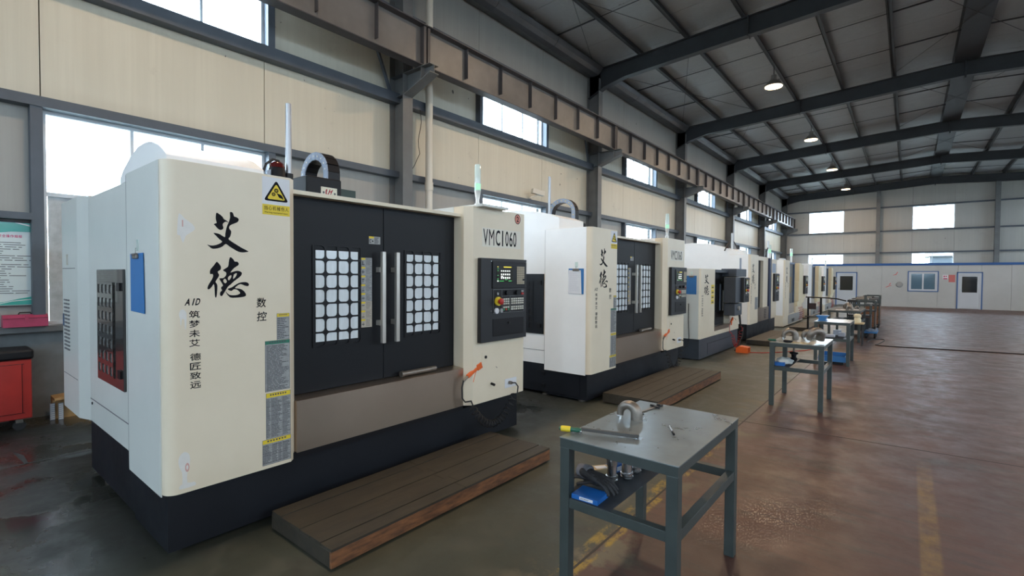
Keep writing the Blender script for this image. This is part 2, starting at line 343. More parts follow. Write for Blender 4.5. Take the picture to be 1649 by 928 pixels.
_tc = {}
def glyph_mesh(body, bold=0.0):
    key = (body, bold)
    if key in _tc: return _tc[key]
    c = bpy.data.curves.new('glyphs', 'FONT'); c.body = body; c.offset = bold; c.resolution_u = 3
    o = bpy.data.objects.new('glyphs', c); COL.objects.link(o)
    dg = bpy.context.evaluated_depsgraph_get(); dg.update()
    me = bpy.data.meshes.new_from_object(o.evaluated_get(dg))
    vs = [tuple(v.co) for v in me.vertices]; fs = [tuple(p.vertices) for p in me.polygons]
    bpy.data.objects.remove(o); bpy.data.curves.remove(c); bpy.data.meshes.remove(me)
    _tc[key] = (vs, fs); return vs, fs
class Print:
    """flat printing on a plane: origin o, directions u (right) and v (up)"""
    def __init__(s, o, u=(0, 1, 0), v=(0, 0, 1)): s.o = Vector(o); s.u = Vector(u); s.w = Vector(v); s.mb = MB()
    def P(s, a, b): return s.o + s.u*a + s.w*b
    def text(s, body, a0, a1, b0, b1, bold=0.0, shear=0.0):
        vs, fs = glyph_mesh(body, bold)
        if not vs: return s
        x0 = min(p[0] for p in vs); x1 = max(p[0] for p in vs); y0 = min(p[1] for p in vs); y1 = max(p[1] for p in vs)
        s.mb.add([s.P(a0+(p[0]-x0)/(x1-x0)*(a1-a0)+shear*(p[1]-y0)/(y1-y0)*(b1-b0), b0+(p[1]-y0)/(y1-y0)*(b1-b0)) for p in vs], fs); return s
    def rect(s, a0, a1, b0, b1): s.mb.add([s.P(a0,b0), s.P(a1,b0), s.P(a1,b1), s.P(a0,b1)], [(0,1,2,3)]); return s
    def poly(s, rings, smooth=True):
        def cr(r):
            if not smooth: return r
            out = []; n = len(r)
            for i in range(n):
                p0, p1, p2, p3 = r[i-1], r[i], r[(i+1) % n], r[(i+2) % n]
                for t in (0, 0.5):
                    out.append(tuple(0.5*((2*p1[k]) + (-p0[k]+p2[k])*t + (2*p0[k]-5*p1[k]+4*p2[k]-p3[k])*t*t + (-p0[k]+3*p1[k]-3*p2[k]+p3[k])*t**3) for k in (0, 1)))
            return out
        rr = [cr(r) for r in rings]; flat = [p for r in rr for p in r]
        tri = tessellate_polygon([[Vector((p[0], p[1], 0)) for p in r] for r in rr])
        s.mb.add([s.P(*p) for p in flat], [tuple(t) for t in tri]); return s
    def disc(s, a, b, r, ry=None, n=20, r0=0.0):
        ry = ry or r
        if r0:
            vs = [s.P(a+r*math.cos(2*PI*i/n), b+ry*math.sin(2*PI*i/n)) for i in range(n)] + [s.P(a+r*r0*math.cos(2*PI*i/n), b+ry*r0*math.sin(2*PI*i/n)) for i in range(n)]
            s.mb.add(vs, [(i, (i+1) % n, n+(i+1) % n, n+i) for i in range(n)])
        else: s.mb.add([s.P(a+r*math.cos(2*PI*i/n), b+ry*math.sin(2*PI*i/n)) for i in range(n)], [tuple(range(n))])
        return s
    def lines(s, a0, a1, b0, b1, n, dash=0.8, th=0.35, rnd=None):
        """unreadable small print"""
        rnd = rnd or random.Random(n*7+int(a0*100)); st = (b1-b0)/n
        for i in range(n):
            y = b1-(i+0.5)*st; x = a0
            end = a0+(a1-a0)*(0.55+0.45*rnd.random())
            while x < end:
                w = (a1-a0)*(0.08+0.22*rnd.random()); s.rect(x, min(x+w, end), y-st*th/2, y+st*th/2); x += w+(a1-a0)*0.025
        return s
    def build(s, name, m, parent, **kw): return s.mb.build(name, m, parent, **kw)

GLYPHS = [ [[(0.262, 2.144), (0.277, 2.138), (0.296, 2.123), (0.306, 2.106), (0.319, 2.1), (0.334, 2.087), (0.329, 2.088), (0.319, 2.092), (0.309, 2.088), (0.299, 2.077), (0.298, 2.066), (0.302, 2.053), (0.299, 2.043), (0.288, 2.036), (0.276, 2.038), (0.264, 2.048), (0.254, 2.061), (0.245, 2.07), (0.26, 2.077), (0.262, 2.082), (0.257, 2.106), (0.258, 2.127)]] , [[(0.342, 2.156), (0.352, 2.158), (0.361, 2.15), (0.367, 2.131), (0.382, 2.127), (0.394, 2.118), (0.394, 2.105), (0.384, 2.093), (0.359, 2.08), (0.345, 2.072), (0.337, 2.061), (0.337, 2.048), (0.348, 2.033), (0.346, 2.011), (0.34, 1.993), (0.333, 1.978), (0.385, 1.944), (0.419, 1.924), (0.455, 1.906), (0.443, 1.901), (0.418, 1.897), (0.391, 1.901), (0.364, 1.916), (0.338, 1.932), (0.315, 1.948), (0.298, 1.932), (0.279, 1.921), (0.253, 1.914), (0.234, 1.914), (0.22, 1.925), (0.206, 1.939), (0.222, 1.934), (0.247, 1.935), (0.273, 1.945), (0.294, 1.961), (0.276, 1.977), (0.257, 1.998), (0.243, 2.013), (0.263, 2.013), (0.283, 2.007), (0.31, 1.991), (0.313, 2.013), (0.319, 2.049), (0.327, 2.074), (0.335, 2.093), (0.342, 2.122), (0.341, 2.146)]] , [[(0.261, 1.831), (0.272, 1.822), (0.283, 1.806), (0.286, 1.792), (0.281, 1.778), (0.266, 1.767), (0.274, 1.749), (0.272, 1.737), (0.26, 1.716), (0.253, 1.702), (0.26, 1.691), (0.264, 1.676), (0.262, 1.635), (0.259, 1.611), (0.255, 1.601), (0.25, 1.607), (0.248, 1.632), (0.247, 1.667), (0.243, 1.688), (0.232, 1.672), (0.221, 1.659), (0.209, 1.655), (0.207, 1.668), (0.217, 1.692), (0.233, 1.72), (0.24, 1.742), (0.235, 1.753), (0.224, 1.751), (0.221, 1.765), (0.225, 1.782), (0.24, 1.802), (0.252, 1.819)]] , [[(0.339, 1.861), (0.35, 1.86), (0.362, 1.847), (0.369, 1.835), (0.384, 1.835), (0.394, 1.823), (0.389, 1.81), (0.367, 1.795), (0.35, 1.775), (0.342, 1.762), (0.357, 1.768), (0.383, 1.775), (0.404, 1.77), (0.413, 1.758), (0.405, 1.74), (0.383, 1.721), (0.363, 1.705), (0.343, 1.685), (0.326, 1.67), (0.313, 1.647), (0.303, 1.631), (0.291, 1.611), (0.281, 1.613), (0.278, 1.626), (0.282, 1.638), (0.291, 1.647), (0.286, 1.658), (0.287, 1.67), (0.297, 1.679), (0.284, 1.705), (0.276, 1.725), (0.297, 1.726), (0.312, 1.739), (0.317, 1.752), (0.315, 1.764), (0.304, 1.771), (0.298, 1.78), (0.327, 1.8), (0.332, 1.83)], [(0.298, 1.709), (0.309, 1.723), (0.32, 1.705), (0.31, 1.692)], [(0.326, 1.727), (0.336, 1.741), (0.347, 1.745), (0.346, 1.73), (0.332, 1.711)], [(0.358, 1.721), (0.363, 1.75), (0.381, 1.759), (0.377, 1.741), (0.366, 1.727)]] , [[(0.324, 1.656), (0.349, 1.666), (0.369, 1.68), (0.393, 1.694), (0.421, 1.7), (0.445, 1.698), (0.457, 1.686), (0.454, 1.675), (0.441, 1.673), (0.424, 1.679), (0.403, 1.687), (0.383, 1.676), (0.369, 1.661), (0.39, 1.658), (0.413, 1.65), (0.431, 1.632), (0.438, 1.615), (0.431, 1.604), (0.403, 1.599), (0.369, 1.597), (0.342, 1.599), (0.326, 1.614), (0.316, 1.63), (0.311, 1.642), (0.321, 1.63), (0.336, 1.617), (0.362, 1.614), (0.383, 1.616), (0.401, 1.626), (0.393, 1.64), (0.379, 1.651), (0.362, 1.653), (0.349, 1.643), (0.336, 1.646)]] ]

# ================================================================== THE SETTING
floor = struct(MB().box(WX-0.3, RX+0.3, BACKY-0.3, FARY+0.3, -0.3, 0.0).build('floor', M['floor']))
ground = struct(MB().box(-90, 90, -80, 130, -0.5, -0.32).build('ground', mat('outdoor_ground', (0.22, 0.23, 0.20), 0.9)))
j = MB()
j.box(-1.535, -1.52, BACKY, FARY, 0.0005, 0.0015)
j.build('floor_joint', M['grime'], floor)
j = MB(); j.box(-6.27, -6.245, BACKY, 5.0, 0.0005, 0.0015); j.build('floor_joint', M['grime'], floor)
j = MB(); j.prism([(-6.82, 0.60), (-6.80, 0.60), (-6.245, 0.635), (-6.245, 0.66), (-6.55, 0.66)], 'z', 0.0005, 0.0015); j.build('floor_crack', M['grime'], floor)
j = MB()
for y in (-1.6, 6.2, 13.9, 21.7, 29.4, 37.1): j.prism([(-8.2, y-0.25), (RX, y+0.95), (RX, y+0.962), (-8.2, y-0.238)], 'z', 0.0005, 0.0015)
j.build('floor_joint', M['grime'], floor)

def zt(x): return 8.42 + 0.055*((x+7.0) if x < RIDGE else (2*RIDGE-x+7.0))   # top of rafters

# ---- side walls: each cladding sheet, girt and window its own object
def side_wall(side):
    left = side == 'left'; X = WX if left else RX; s = 1 if left else -1      # s: direction into the room
    root = bpy.data.objects.new('wall_'+side, None); COL.objects.link(root); root.location = (X, COL0, 0); struct(root)
    def bx(name, m, a, b, y0, y1, z0, z1, **kw):
        x0, x1 = sorted((X+s*a, X+s*b)); return box(name, m, (x0, x1, y0, y1, z0, z1), root, **kw)
    bx('knee_wall', M['concrete'], -0.24, 0.02, BACKY-0.2, FARY+0.2, 0, 1.04)
    bx('wall_ledge', M['column'], -0.2, 0.12, BACKY, FARY, 1.04, 1.12, bevel=0.01)
    for k in BAYS:
        y0 = COL0-0.12+BAY*k; a, b = win_y(k); y3 = y0+BAY
        for (p, q) in ((y0, a), (a, b), (b, y3)):
            mid = (p, q) == (a, b)
            g = 0.006
            bx('cladding_panel', M['clad'], -0.10, 0.0, p+g, q-g, 3.73, 5.30)
            bx('cladding_panel', M['cladgrey'], -0.10, 0.0, p+g, q-g, 6.98, 8.75)
            if not mid:
                bx('cladding_panel', M['clad'], -0.10, 0.0, p+g, q-g, 5.30, 6.98)
                bx('cladding_panel', M['cladgrey'], -0.10, 0.0, p+g, q-g, 1.10, 3.73)
        bx('backing_sheet', M['grime'], -0.2, -0.11, y0, y3, 3.73, 5.40)
        bx('backing_sheet', M['grime'], -0.2, -0.11, y0, y3, 6.98, 8.9)
        for p, q in ((y0, a), (b, y3)): bx('backing_sheet', M['grime'], -0.2, -0.11, p, q, 1.0, 7.0)
        bx('girt', M['girder'], 0.0, 0.17, y0, y3, 3.73, 3.85)
        bx('girt', M['girder'], 0.0, 0.20, y0, y3, 5.21, 5.40)
        bx('girt', M['girder'], 0.0, 0.17, y0, y3, 6.98, 7.10)
        for p, q in ((y0, a-0.1), (b+0.1, y3)): bx('girt', M['girder'], 0.0, 0.17, p, q, 2.38, 2.46)
        for zz0, zz1 in ((1.12, 3.73), (5.40, 6.98)):
            bx('window_post', M['girder'], 0.0, 0.15, a-0.11, a-0.0, zz0, zz1)
            bx('window_post', M['girder'], 0.0, 0.15, b+0.0, b+0.11, zz0, zz1)
    bx('cladding_panel', M['cladgrey'], -0.2, 0.0, COL0-0.12+BAY*5-0.0, FARY+0.1, 1.04, 8.9)
    return root
side_wall('left'); side_wall('right')

WN = [0]
def window(X, s, y0, y1, z0, z1, rows, axis='x', frost_low=False, cols=3):
    """a framed window in a wall; rows: heights of the transoms"""
    WN[0] += 1
    root = bpy.data.objects.new('window_%d' % WN[0], None); COL.objects.link(root); struct(root)
    root.location = (X, (y0+y1)/2, z0) if axis == 'x' else ((y0+y1)/2, X, z0)
    def bb(name, m, d0, d1, p, q, r, t, **kw):
        lo, hi = sorted((X+s*d0, X+s*d1))
        return box(name, m, (lo, hi, p, q, r, t) if axis == 'x' else (p, q, lo, hi, r, t), root, **kw)
    w = 0.045
    fr = MB()
    for p, q, r, t in ((y0, y1, z0, z0+w), (y0, y1, z1-w, z1), (y0, y0+w, z0+w, z1-w), (y1-w, y1, z0+w, z1-w)):
        lo, hi = sorted((X-s*0.08, X+s*0.0))
        fr.box(*((lo, hi, p, q, r, t) if axis == 'x' else (p, q, lo, hi, r, t)))
    fr.build('window_frame', M['alu'], root)
    for h in rows: bb('transom', M['alu'], -0.075, -0.005, y0+w, y1-w, h-0.025, h+0.025)
    zs = [z0+w] + [z for h in rows for z in (h-0.025, h+0.025)] + [z1-w]
    for r in range(len(zs)//2):
        a, b = zs[2*r], zs[2*r+1]
        for c in range(cols):
            p = y0+w+(y1-y0-2*w)*c/cols; q = y0+w+(y1-y0-2*w)*(c+1)/cols
            if c: bb('mullion', M['alu'], -0.07, -0.01, p-0.02, p+0.02, a, b)
            bb('pane', M['frost'] if (frost_low and r == 0) else M['winglass'], -0.045, -0.04, p+0.01, q-0.01, a, b)
for k in BAYS:
    a, b = win_y(k)
    window(WX, 1, a, b, 1.12, 3.73, [2.72], frost_low=True)
    window(WX, 1, a, b, 5.40, 6.98, [])
    window(RX, -1, a, b, 1.12, 3.73, [2.72], frost_low=True)
    window(RX, -1, a, b, 5.40, 6.98, [])

# ---- far end wall
root = bpy.data.objects.new('wall_far', None); COL.objects.link(root); root.location = (RIDGE, FARY, 0); struct(root)
def seg(lo, hi, cuts):
    out = []; p = lo
    for a, b in cuts:
        if a > p: out.append((p, a, False))
        out.append((a, b, True)); p = b
    if p < hi: out.append((p, hi, False))
    return out
for (p, q, w) in seg(WX, RX, FAR_WINS):
    n = max(1, round((q-p)/2.4))
    for i in range(n):
        u0 = p+(q-p)*i/n+0.005; u1 = p+(q-p)*(i+1)/n-0.005
        box('cladding_panel', M['concrete'], (u0, u1, FARY, FARY+0.1, 0, 2.7), root)
        if not w:
            box('cladding_panel', M['cladfar'], (u0, u1, FARY, FARY+0.1, 2.7, 3.62), root)
            box('cladding_panel', M['cladfar'], (u0, u1, FARY, FARY+0.1, 5.3, 6.95), root)
        box('cladding_panel', M['cladfar'], (u0, u1, FARY, FARY+0.1, 3.62, 5.3), root)
        MB().prism([(u0, 6.95), (u1, 6.95), (u1, zt(u1)+0.25), (u0, zt(u0)+0.25)], 'y', FARY, FARY+0.1).build('cladding_panel', M['cladfar'], root)
    box('backing_sheet', M['grime'], (p, q, FARY+0.11, FARY+0.2, 3.6, 5.3), root)
    box('backing_sheet', M['grime'], (p, q, FARY+0.11, FARY+0.2, 6.95, 9.2), root)
    box('backing_sheet', M['grime'], (p, q, FARY+0.11, FARY+0.2, 0, 2.7), root)
    if not w: box('backing_sheet', M['grime'], (p, q, FARY+0.11, FARY+0.2, 2.7, 6.95), root)
for z in (3.62, 5.2, 6.95): box('girt', M['girder'], (WX, RX, FARY-0.16, FARY, z, z+0.10), root)
for a, b in FAR_WINS:
    window(FARY, -1, a, b, 5.3, 6.95, [], axis='y', cols=2)
    window(FARY, -1, a, b, 2.7, 3.62, [], axis='y', cols=2)
# ---- wall behind the camera; its windows are unseen, added to light the machine sides
root = bpy.data.objects.new('wall_near', None); COL.objects.link(root); root.location = (RIDGE, BACKY, 0); struct(root)
for (p, q, w) in seg(WX, RX, FAR_WINS):
    if w:
        box('cladding_panel', M['concrete'], (p, q, BACKY-0.12, BACKY, 0, 2.6), root); box('cladding_panel', M['clad'], (p, q, BACKY-0.12, BACKY, 3.65, 5.3), root)
        window(BACKY, 1, p, q, 2.6, 3.65, [], axis='y', cols=2); window(BACKY, 1, p, q, 5.3, 6.95, [], axis='y', cols=2)
    z0 = 6.95 if w else 0
    MB().prism([(p, z0), (q, z0), (q, zt(q)+0.25)] + ([(RIDGE, zt(RIDGE)+0.25)] if p < RIDGE < q else []) + [(p, zt(p)+0.25)], 'y', BACKY-0.12, BACKY).build('cladding_panel', M['clad'], root)

# ---- roof: liner sheets, purlins, sag rods
ceil = bpy.data.objects.new('ceiling', None); COL.objects.link(ceil); ceil.location = (RIDGE, 18, zt(RIDGE)+0.2); struct(ceil)
up = MB()
up.prism([(WX-0.3, zt(WX)+0.32), (RIDGE, zt(RIDGE)+0.34), (RX+0.3, zt(RX)+0.32), (RX+0.3, zt(RX)+0.5), (RIDGE, zt(RIDGE)+0.52), (WX-0.3, zt(WX)+0.5)], 'y', BACKY-0.3, FARY+0.3)
up.build('roof_deck', M['grime'], ceil)
n = int(round((FARY-BACKY)/1.2917)); w = (FARY-BACKY)/n
for i in range(n):
    y0 = BACKY+w*i+0.006; y1 = BACKY+w*(i+1)-0.006
    for xa, xb in ((WX, RIDGE), (RIDGE, RX)):
        MB().prism([(xa, zt(xa)+0.2), (xb, zt(xb)+0.2), (xb, zt(xb)+0.3), (xa, zt(xa)+0.3)], 'y', y0, y1).build('roof_panel', M['roofpanel'], ceil)
PUR = [-7.85, -6.45, -5.05, -3.55, -2.05, -0.55, 1.05]
PUR = PUR + [2*RIDGE-x for x in PUR]
for x in PUR:
    z = zt(x); p = MB(); p.box(x-0.01, x+0.01, BACKY, FARY, z, z+0.195); p.box(x-0.01, x+0.085, BACKY, FARY, z, z+0.014); p.box(x-0.07, x+0.01, BACKY, FARY, z+0.18, z+0.195)
    if 0 < x-RIDGE < 0.5: p.box(2*RIDGE-x-0.03, x+0.03, BACKY, FARY, z-0.02, z)
    p.build('purlin', M['rafter'], ceil)
for k in BAYS:
    for f in (1, 2):
        y = COL0+BAY*k+BAY*f/3
        for a, b in zip(sorted(PUR)[:-1], sorted(PUR)[1:]):
            edge = a < -7 or b > 9.5 or (abs((a+b)/2-RIDGE) < 1.4)
            MB().tube([(a, y, zt(a)+0.08), (b, y, zt(b)+0.08)], 0.022 if edge else 0.010, 6).build('sag_rod', M['rafter'], ceil)
    for a, b in ((-7.85, -5.05), (-0.55, 3.15)):
        y = COL0+BAY*k
        MB().tube([(a, y+0.3, zt(a)+0.03), (b, y+BAY-0.3, zt(b)+0.03)], 0.007, 5).build('brace_rod', M['rafter'], ceil)
        MB().tube([(b, y+0.3, zt(b)+0.05), (a, y+BAY-0.3, zt(a)+0.05)], 0.007, 5).build('brace_rod', M['rafter'], ceil)

# ================================================================== STEEL FRAME
def ibeam_y(mb, x, y0, y1, zb, ztop, w, tw=0.012, tf=0.016):
    mb.box(x-w/2, x+w/2, y0, y1, zb, zb+tf); mb.box(x-w/2, x+w/2, y0, y1, ztop-tf, ztop); mb.box(x-tw/2, x+tw/2, y0, y1, zb+tf, ztop-tf)
ordn = ['first', 'second', 'third', 'fourth', 'fifth', 'sixth', 'seventh']
col_lbl = {0: 'grey steel column behind the nearest machine, beside the cream drainpipe', 1: 'grey steel column rising behind the second machine, short of its lamp post',
           2: 'third grey steel column along the window wall, behind the small machine', 3: 'fourth grey steel column along the window wall, behind the tall machine in fourth place',
           4: 'fifth grey steel column along the window wall, next before the corner column', 5: 'grey steel column in the far left corner of the hall',
           -1: 'grey steel column on the window wall, nearest the camera', -2: 'grey steel column on the window wall, furthest behind the camera'}
for k in range(0, 6):
    y = COL0+BAY*k
    if k == 5: y = FARY-0.3
    t = thing('steel_column', col_lbl[k], 'column', (WX+0.215, y, 0))
    m = MB(); m.box(-8.19, -8.175, y-0.12, y+0.12, 0, zt(-8)); m.box(-7.785, -7.77, y-0.12, y+0.12, 0, zt(-7.8)-0.3); m.box(-8.175, -7.785, y-0.006, y+0.006, 0, zt(-8)-0.1)
    m.build('shaft', M['column'], t)
    box('base_plate', M['column'], (-8.19, -7.70, y-0.17, y+0.17, 0, 0.02), t)
    b = MB()   # crane bracket: tapered I section with gusset
    b.prism([(-7.77, 5.30), (-7.0, 5.56), (-7.0, 5.575), (-7.77, 5.32)], 'y', y-0.11, y+0.11)
    b.box(-7.77, -7.0, y-0.11, y+0.11, 5.715, 5.73)
    b.prism([(-7.77, 5.32), (-7.0, 5.57), (-7.0, 5.72), (-7.77, 5.72)], 'y', y-0.006, y+0.006)
    b.box(-7.26, -7.245, y-0.11, y+0.11, 5.50, 5.72)
    b.build('crane_bracket', M['column'], t)
    s_ = MB()
    for z in (5.31, 5.72): s_.box(-8.175, -7.785, y-0.115, y+0.115, z-0.006, z+0.006)
    s_.build('stiffener', M['girder'], t)
    if k < 5: MB().beam((-8.1, y-0.15, 5.35), (-7.95, y-0.75, 6.45), 0.05, 0.05).build('knee_brace', M['girder'], t)
for k in range(0, 6):
    y = COL0+BAY*k
    if k == 5: y = FARY-0.3
    lb = {0: 'dark steel rafter over the nearest column, above the frame', 1: 'dark steel roof rafter nearest the camera, crossing the top of the picture', 2: 'second dark steel roof rafter, between the first and second lit lamps',
          3: 'third dark steel roof rafter, beyond the second lit lamp', 4: 'fourth dark steel roof rafter, between the third and fourth lit lamps', 5: 'dark steel rafter against the far end wall'}[k]
    t = thing('roof_rafter', lb, 'rafter', (RIDGE, y, zt(RIDGE)))
    for sgn in (1, -1):
        def mx(x): return x if sgn == 1 else 2*RIDGE-x
        xs = [-8.17, -7.6, -6.9, RIDGE]; dep = [0.85, 0.62, 0.5, 0.5]
        for i in range(3):
            a, b = xs[i], xs[i+1]; za, zb = zt(a), zt(b); da, db = dep[i], dep[i+1]
            m = MB()
            for q0, q1, r0, r1, hw in ((0, 0.016, 0, 0.016, 0.11), (da-0.016, da, db-0.016, db, 0.11), (0.016, da-0.016, 0.016, db-0.016, 0.006)):
                m.prism([(mx(a), za-q0), (mx(b), zb-r0), (mx(b), zb-r1), (mx(a), za-q1)], 'y', y-hw, y+hw)
            m.build('rafter_segment', M['rafter'], t)
    box('splice_plate', M['rafter'], (RIDGE-0.02, RIDGE+0.02, y-0.13, y+0.13, zt(RIDGE)-0.58, zt(RIDGE)+0.01), t)
    for x in (-3.4, 6.0): box('splice_plate', M['rafter'], (x-0.015, x+0.015, y-0.12, y+0.12, zt(x)-0.53, zt(x)+0.01), t)
# far end posts
for x, lb in ((-1.83, 'grey steel wind post on the far end wall, left of the two visible'), (4.45, 'grey steel wind post on the far end wall, right of the two visible')):
    m = MB(); m.box(x-0.12, x+0.12, FARY-0.38, FARY-0.365, 0, zt(x)-0.5); m.box(x-0.12, x+0.12, FARY-0.18, FARY-0.165, 0, zt(x)-0.5); m.box(x-0.006, x+0.006, FARY-0.365, FARY-0.18, 0, zt(x)-0.5)
    tag(m.build('wind_post', M['column']), lb, 'column')
# crane runway: one girder per bay
for k in range(-1, 5):
    y0 = COL0+BAY*k; y1 = y0+BAY-0.02
    lb = {-1: 'brown-grey crane runway girder in the nearest bay, running out of the top of the picture', 0: 'crane runway girder between the first and second columns', 1: 'crane runway girder between the second and third columns',
          2: 'crane runway girder between the third and fourth columns', 3: 'crane runway girder between the fourth and fifth columns', 4: 'crane runway girder in the furthest bay, ending at the end wall'}[k]
    if k == 4: y1 = FARY-0.2
    t = thing('crane_girder', lb, 'girder', (-7.3, (y0+y1)/2, 5.73))
    box('web', M['crane'], (-7.306, -7.294, y0, y1, 5.745, 6.47), t)
    box('bottom_flange', M['crane_dark'], (-7.41, -7.19, y0, y1, 5.73, 5.745), t)
    box('top_flange', M['crane_dark'], (-7.45, -7.15, y0, y1, 6.47, 6.49), t)
    box('rail', M['crane_dark'], (-7.33, -7.27, y0, y1, 6.49, 6.55), t)
    for i in range(1, 7):
        y = y0+BAY*i/7
        if y < y1: box('stiffener', M['crane_dark'], (-7.40, -7.2, y-0.006, y+0.006, 5.86, 6.47), t)
    for y in (y0+0.04, y1-0.04): box('end_plate', M['crane_dark'], (-7.41, -7.19, y-0.03, y+0.03, 5.745, 6.47), t)
# eave gutter box sections
for k in range(0, 5):
    for i in range(3):
        y0 = COL0+BAY*k+0.14+i*2.49; y1 = y0+2.48
        a = [(-8.17, 8.18), (-7.95, 8.14), (-7.78, 8.16), (-7.68, 8.24), (-7.62, 8.34), (-7.62, 8.37), (-8.17, 8.37)]
        if i == 0: gt = thing('eave_gutter', 'pale grey box gutter under the eave, %s bay beyond the nearest column' % ordn[k], 'gutter', (-7.9, COL0+BAY*k+3.9, 8.14))
        MB().prism(a, 'y', y0, y1).build('gutter_section', M['galv'], gt)

# drainpipe and loose cable beside column 0
t = thing('drainpipe', 'cream plastic drainpipe running down the wall beside the nearest column', 'pipe', (-7.905, 6.93, 0))
MB().cyl((-7.905, 6.93, 0), (-7.905, 6.93, 8.10), 0.075, 16).build('pipe', M['pvc'], t, smooth=True)
MB().cyl((-7.905, 6.93, 3.55), (-7.905, 6.93, 3.72), 0.088, 16).build('coupling', M['pvc'], t, smooth=True)
pts = [(-7.99, 6.75+0.04*math.sin(i*0.9), 5.22-i*0.13) for i in range(8)] + [(-7.99, 6.62, 4.05), (-7.99, 6.52, 3.9), (-8.0, 6.45, 3.86)]
tag(MB().tube(pts, 0.007, 5).build('loose_cable', M['rubber'], loc=(-7.99, 6.7, 3.86)), 'thin loose cable hanging on the wall between the nearest column and the drainpipe', 'cable')

# security camera on the lower girt beyond the drainpipe
t = thing('security_camera', 'small white security camera bracketed on the wall girt above the second machine', 'camera', (-8.0, 10.75, 3.86))
MB().cyl((-8.02, 10.62, 3.86), (-8.02, 10.62, 3.87), 0.05, 12).build('mount', M['pvc'], t)
MB().tube([(-8.02, 10.62, 3.87), (-8.0, 10.68, 3.92), (-7.95, 10.82, 3.95), (-7.93, 10.86, 4.0)], 0.018, 8).build('arm', M['pvc'], t)
MB().beam((-7.98, 10.66, 4.08), (-7.84, 11.02, 4.02), 0.12, 0.13).build('housing', M['pvc'], t, bevel=0.01)
MB().cyl((-7.862, 10.99, 4.022), (-7.85, 11.03, 4.017), 0.045, 12).build('lens', M['black'], t)

# high bay lamps
lamp_lbl = {17.7: 'warm lit bell-shaped high bay lamp, nearest in the picture', 25.5: 'warm lit high bay lamp, second from the camera', 33.2: 'warm lit high bay lamp, third from the camera', 41.0: 'warm lit high bay lamp, furthest, before the end wall'}
def high_bay(x, y, label, power=1.0):
    z = 7.95
    t = thing('high_bay_lamp', label, 'lamp', (x, y, z), 'high bay lamps')
    MB().tube([(x, y, z+0.36), (x, y, zt(x))], 0.012, 6).build('hanger', M['rafter'], t)
    MB().lathe((x, y, z), [(0.27, 0.0), (0.275, 0.015), (0.20, 0.13), (0.12, 0.2), (0.09, 0.22), (0.085, 0.36), (0.05, 0.38)], 24).build('shade', M['lampshade'], t, smooth=True)
    MB().lathe((x, y, z-0.012), [(0.255, 0.0), (0.255, 0.01)], 24).build('lens', M['lampglow'], t)
    l = bpy.data.lights.new('lamp_bulb', 'AREA'); l.shape = 'DISK'; l.size = 0.5; l.energy = LAMP_W*power; l.color = LAMP_COL
    o = bpy.data.objects.new('lamp_bulb', l); COL.objects.link(o); o.parent = t; o.location = (0, 0, -0.03)
for y, lb in lamp_lbl.items(): high_bay(-3.52, y, lb)
for i, y in enumerate((2.2, 9.95)): high_bay(-3.52, y, ['warm high bay lamp above the nearest machine, over the top of the picture', 'warm high bay lamp above the third machine, over the top of the picture'][i])
for i, y in enumerate((-5.5, 2.2, 9.95, 17.7, 25.5, 33.2)): high_bay(6.1, y, 'warm high bay lamp of the right hand row, %s from the wall behind the camera' % ordn[i], power=0.75)  # out of frame, added to light the machine fronts

# ================================================================== OFFICE CABIN AT THE FAR END
OY = 39.3
root = bpy.data.objects.new('wall_office', None); COL.objects.link(root); root.location = (1.0, OY, 0); struct(root)
OD1 = (-3.75, -2.69); OD2 = (2.28, 3.29); OW = (0.0, 1.36)
def panels(x0, x1, z0, z1):
    n = max(1, round((x1-x0)/1.15)); 
    for i in range(n): box('wall_panel', M['office'], (x0+(x1-x0)*i/n+0.004, x0+(x1-x0)*(i+1)/n-0.004, OY, OY+0.08, z0, z1), root)
panels(-7.6, OD1[0], 0, 2.6); panels(OD1[0], OD1[1], 2.13, 2.6); panels(OD1[1], OW[0], 0, 2.6); panels(OW[0], OW[1], 0, 1.03); panels(OW[0], OW[1], 2.2, 2.6)
panels(OW[1], OD2[0], 0, 2.6); panels(OD2[0], OD2[1], 2.13, 2.6); panels(OD2[1], 10.7, 0, 2.6)
box('backing_sheet', M['office'], (-7.6, 10.7, OY+0.081, OY+0.1, 0, 2.6), root)
box('roof_trim', M['bluetrim'], (-7.7, 10.75, OY-0.04, OY+0.1, 2.6, 2.74), root)
box('office_roof', M['office'], (-7.7, 10.75, OY+0.1, FARY-0.4, 2.62, 2.70), root)
box('wall_panel', M['office'], (-7.6, -7.52, OY+0.1, FARY-0.4, 0, 2.62), root)
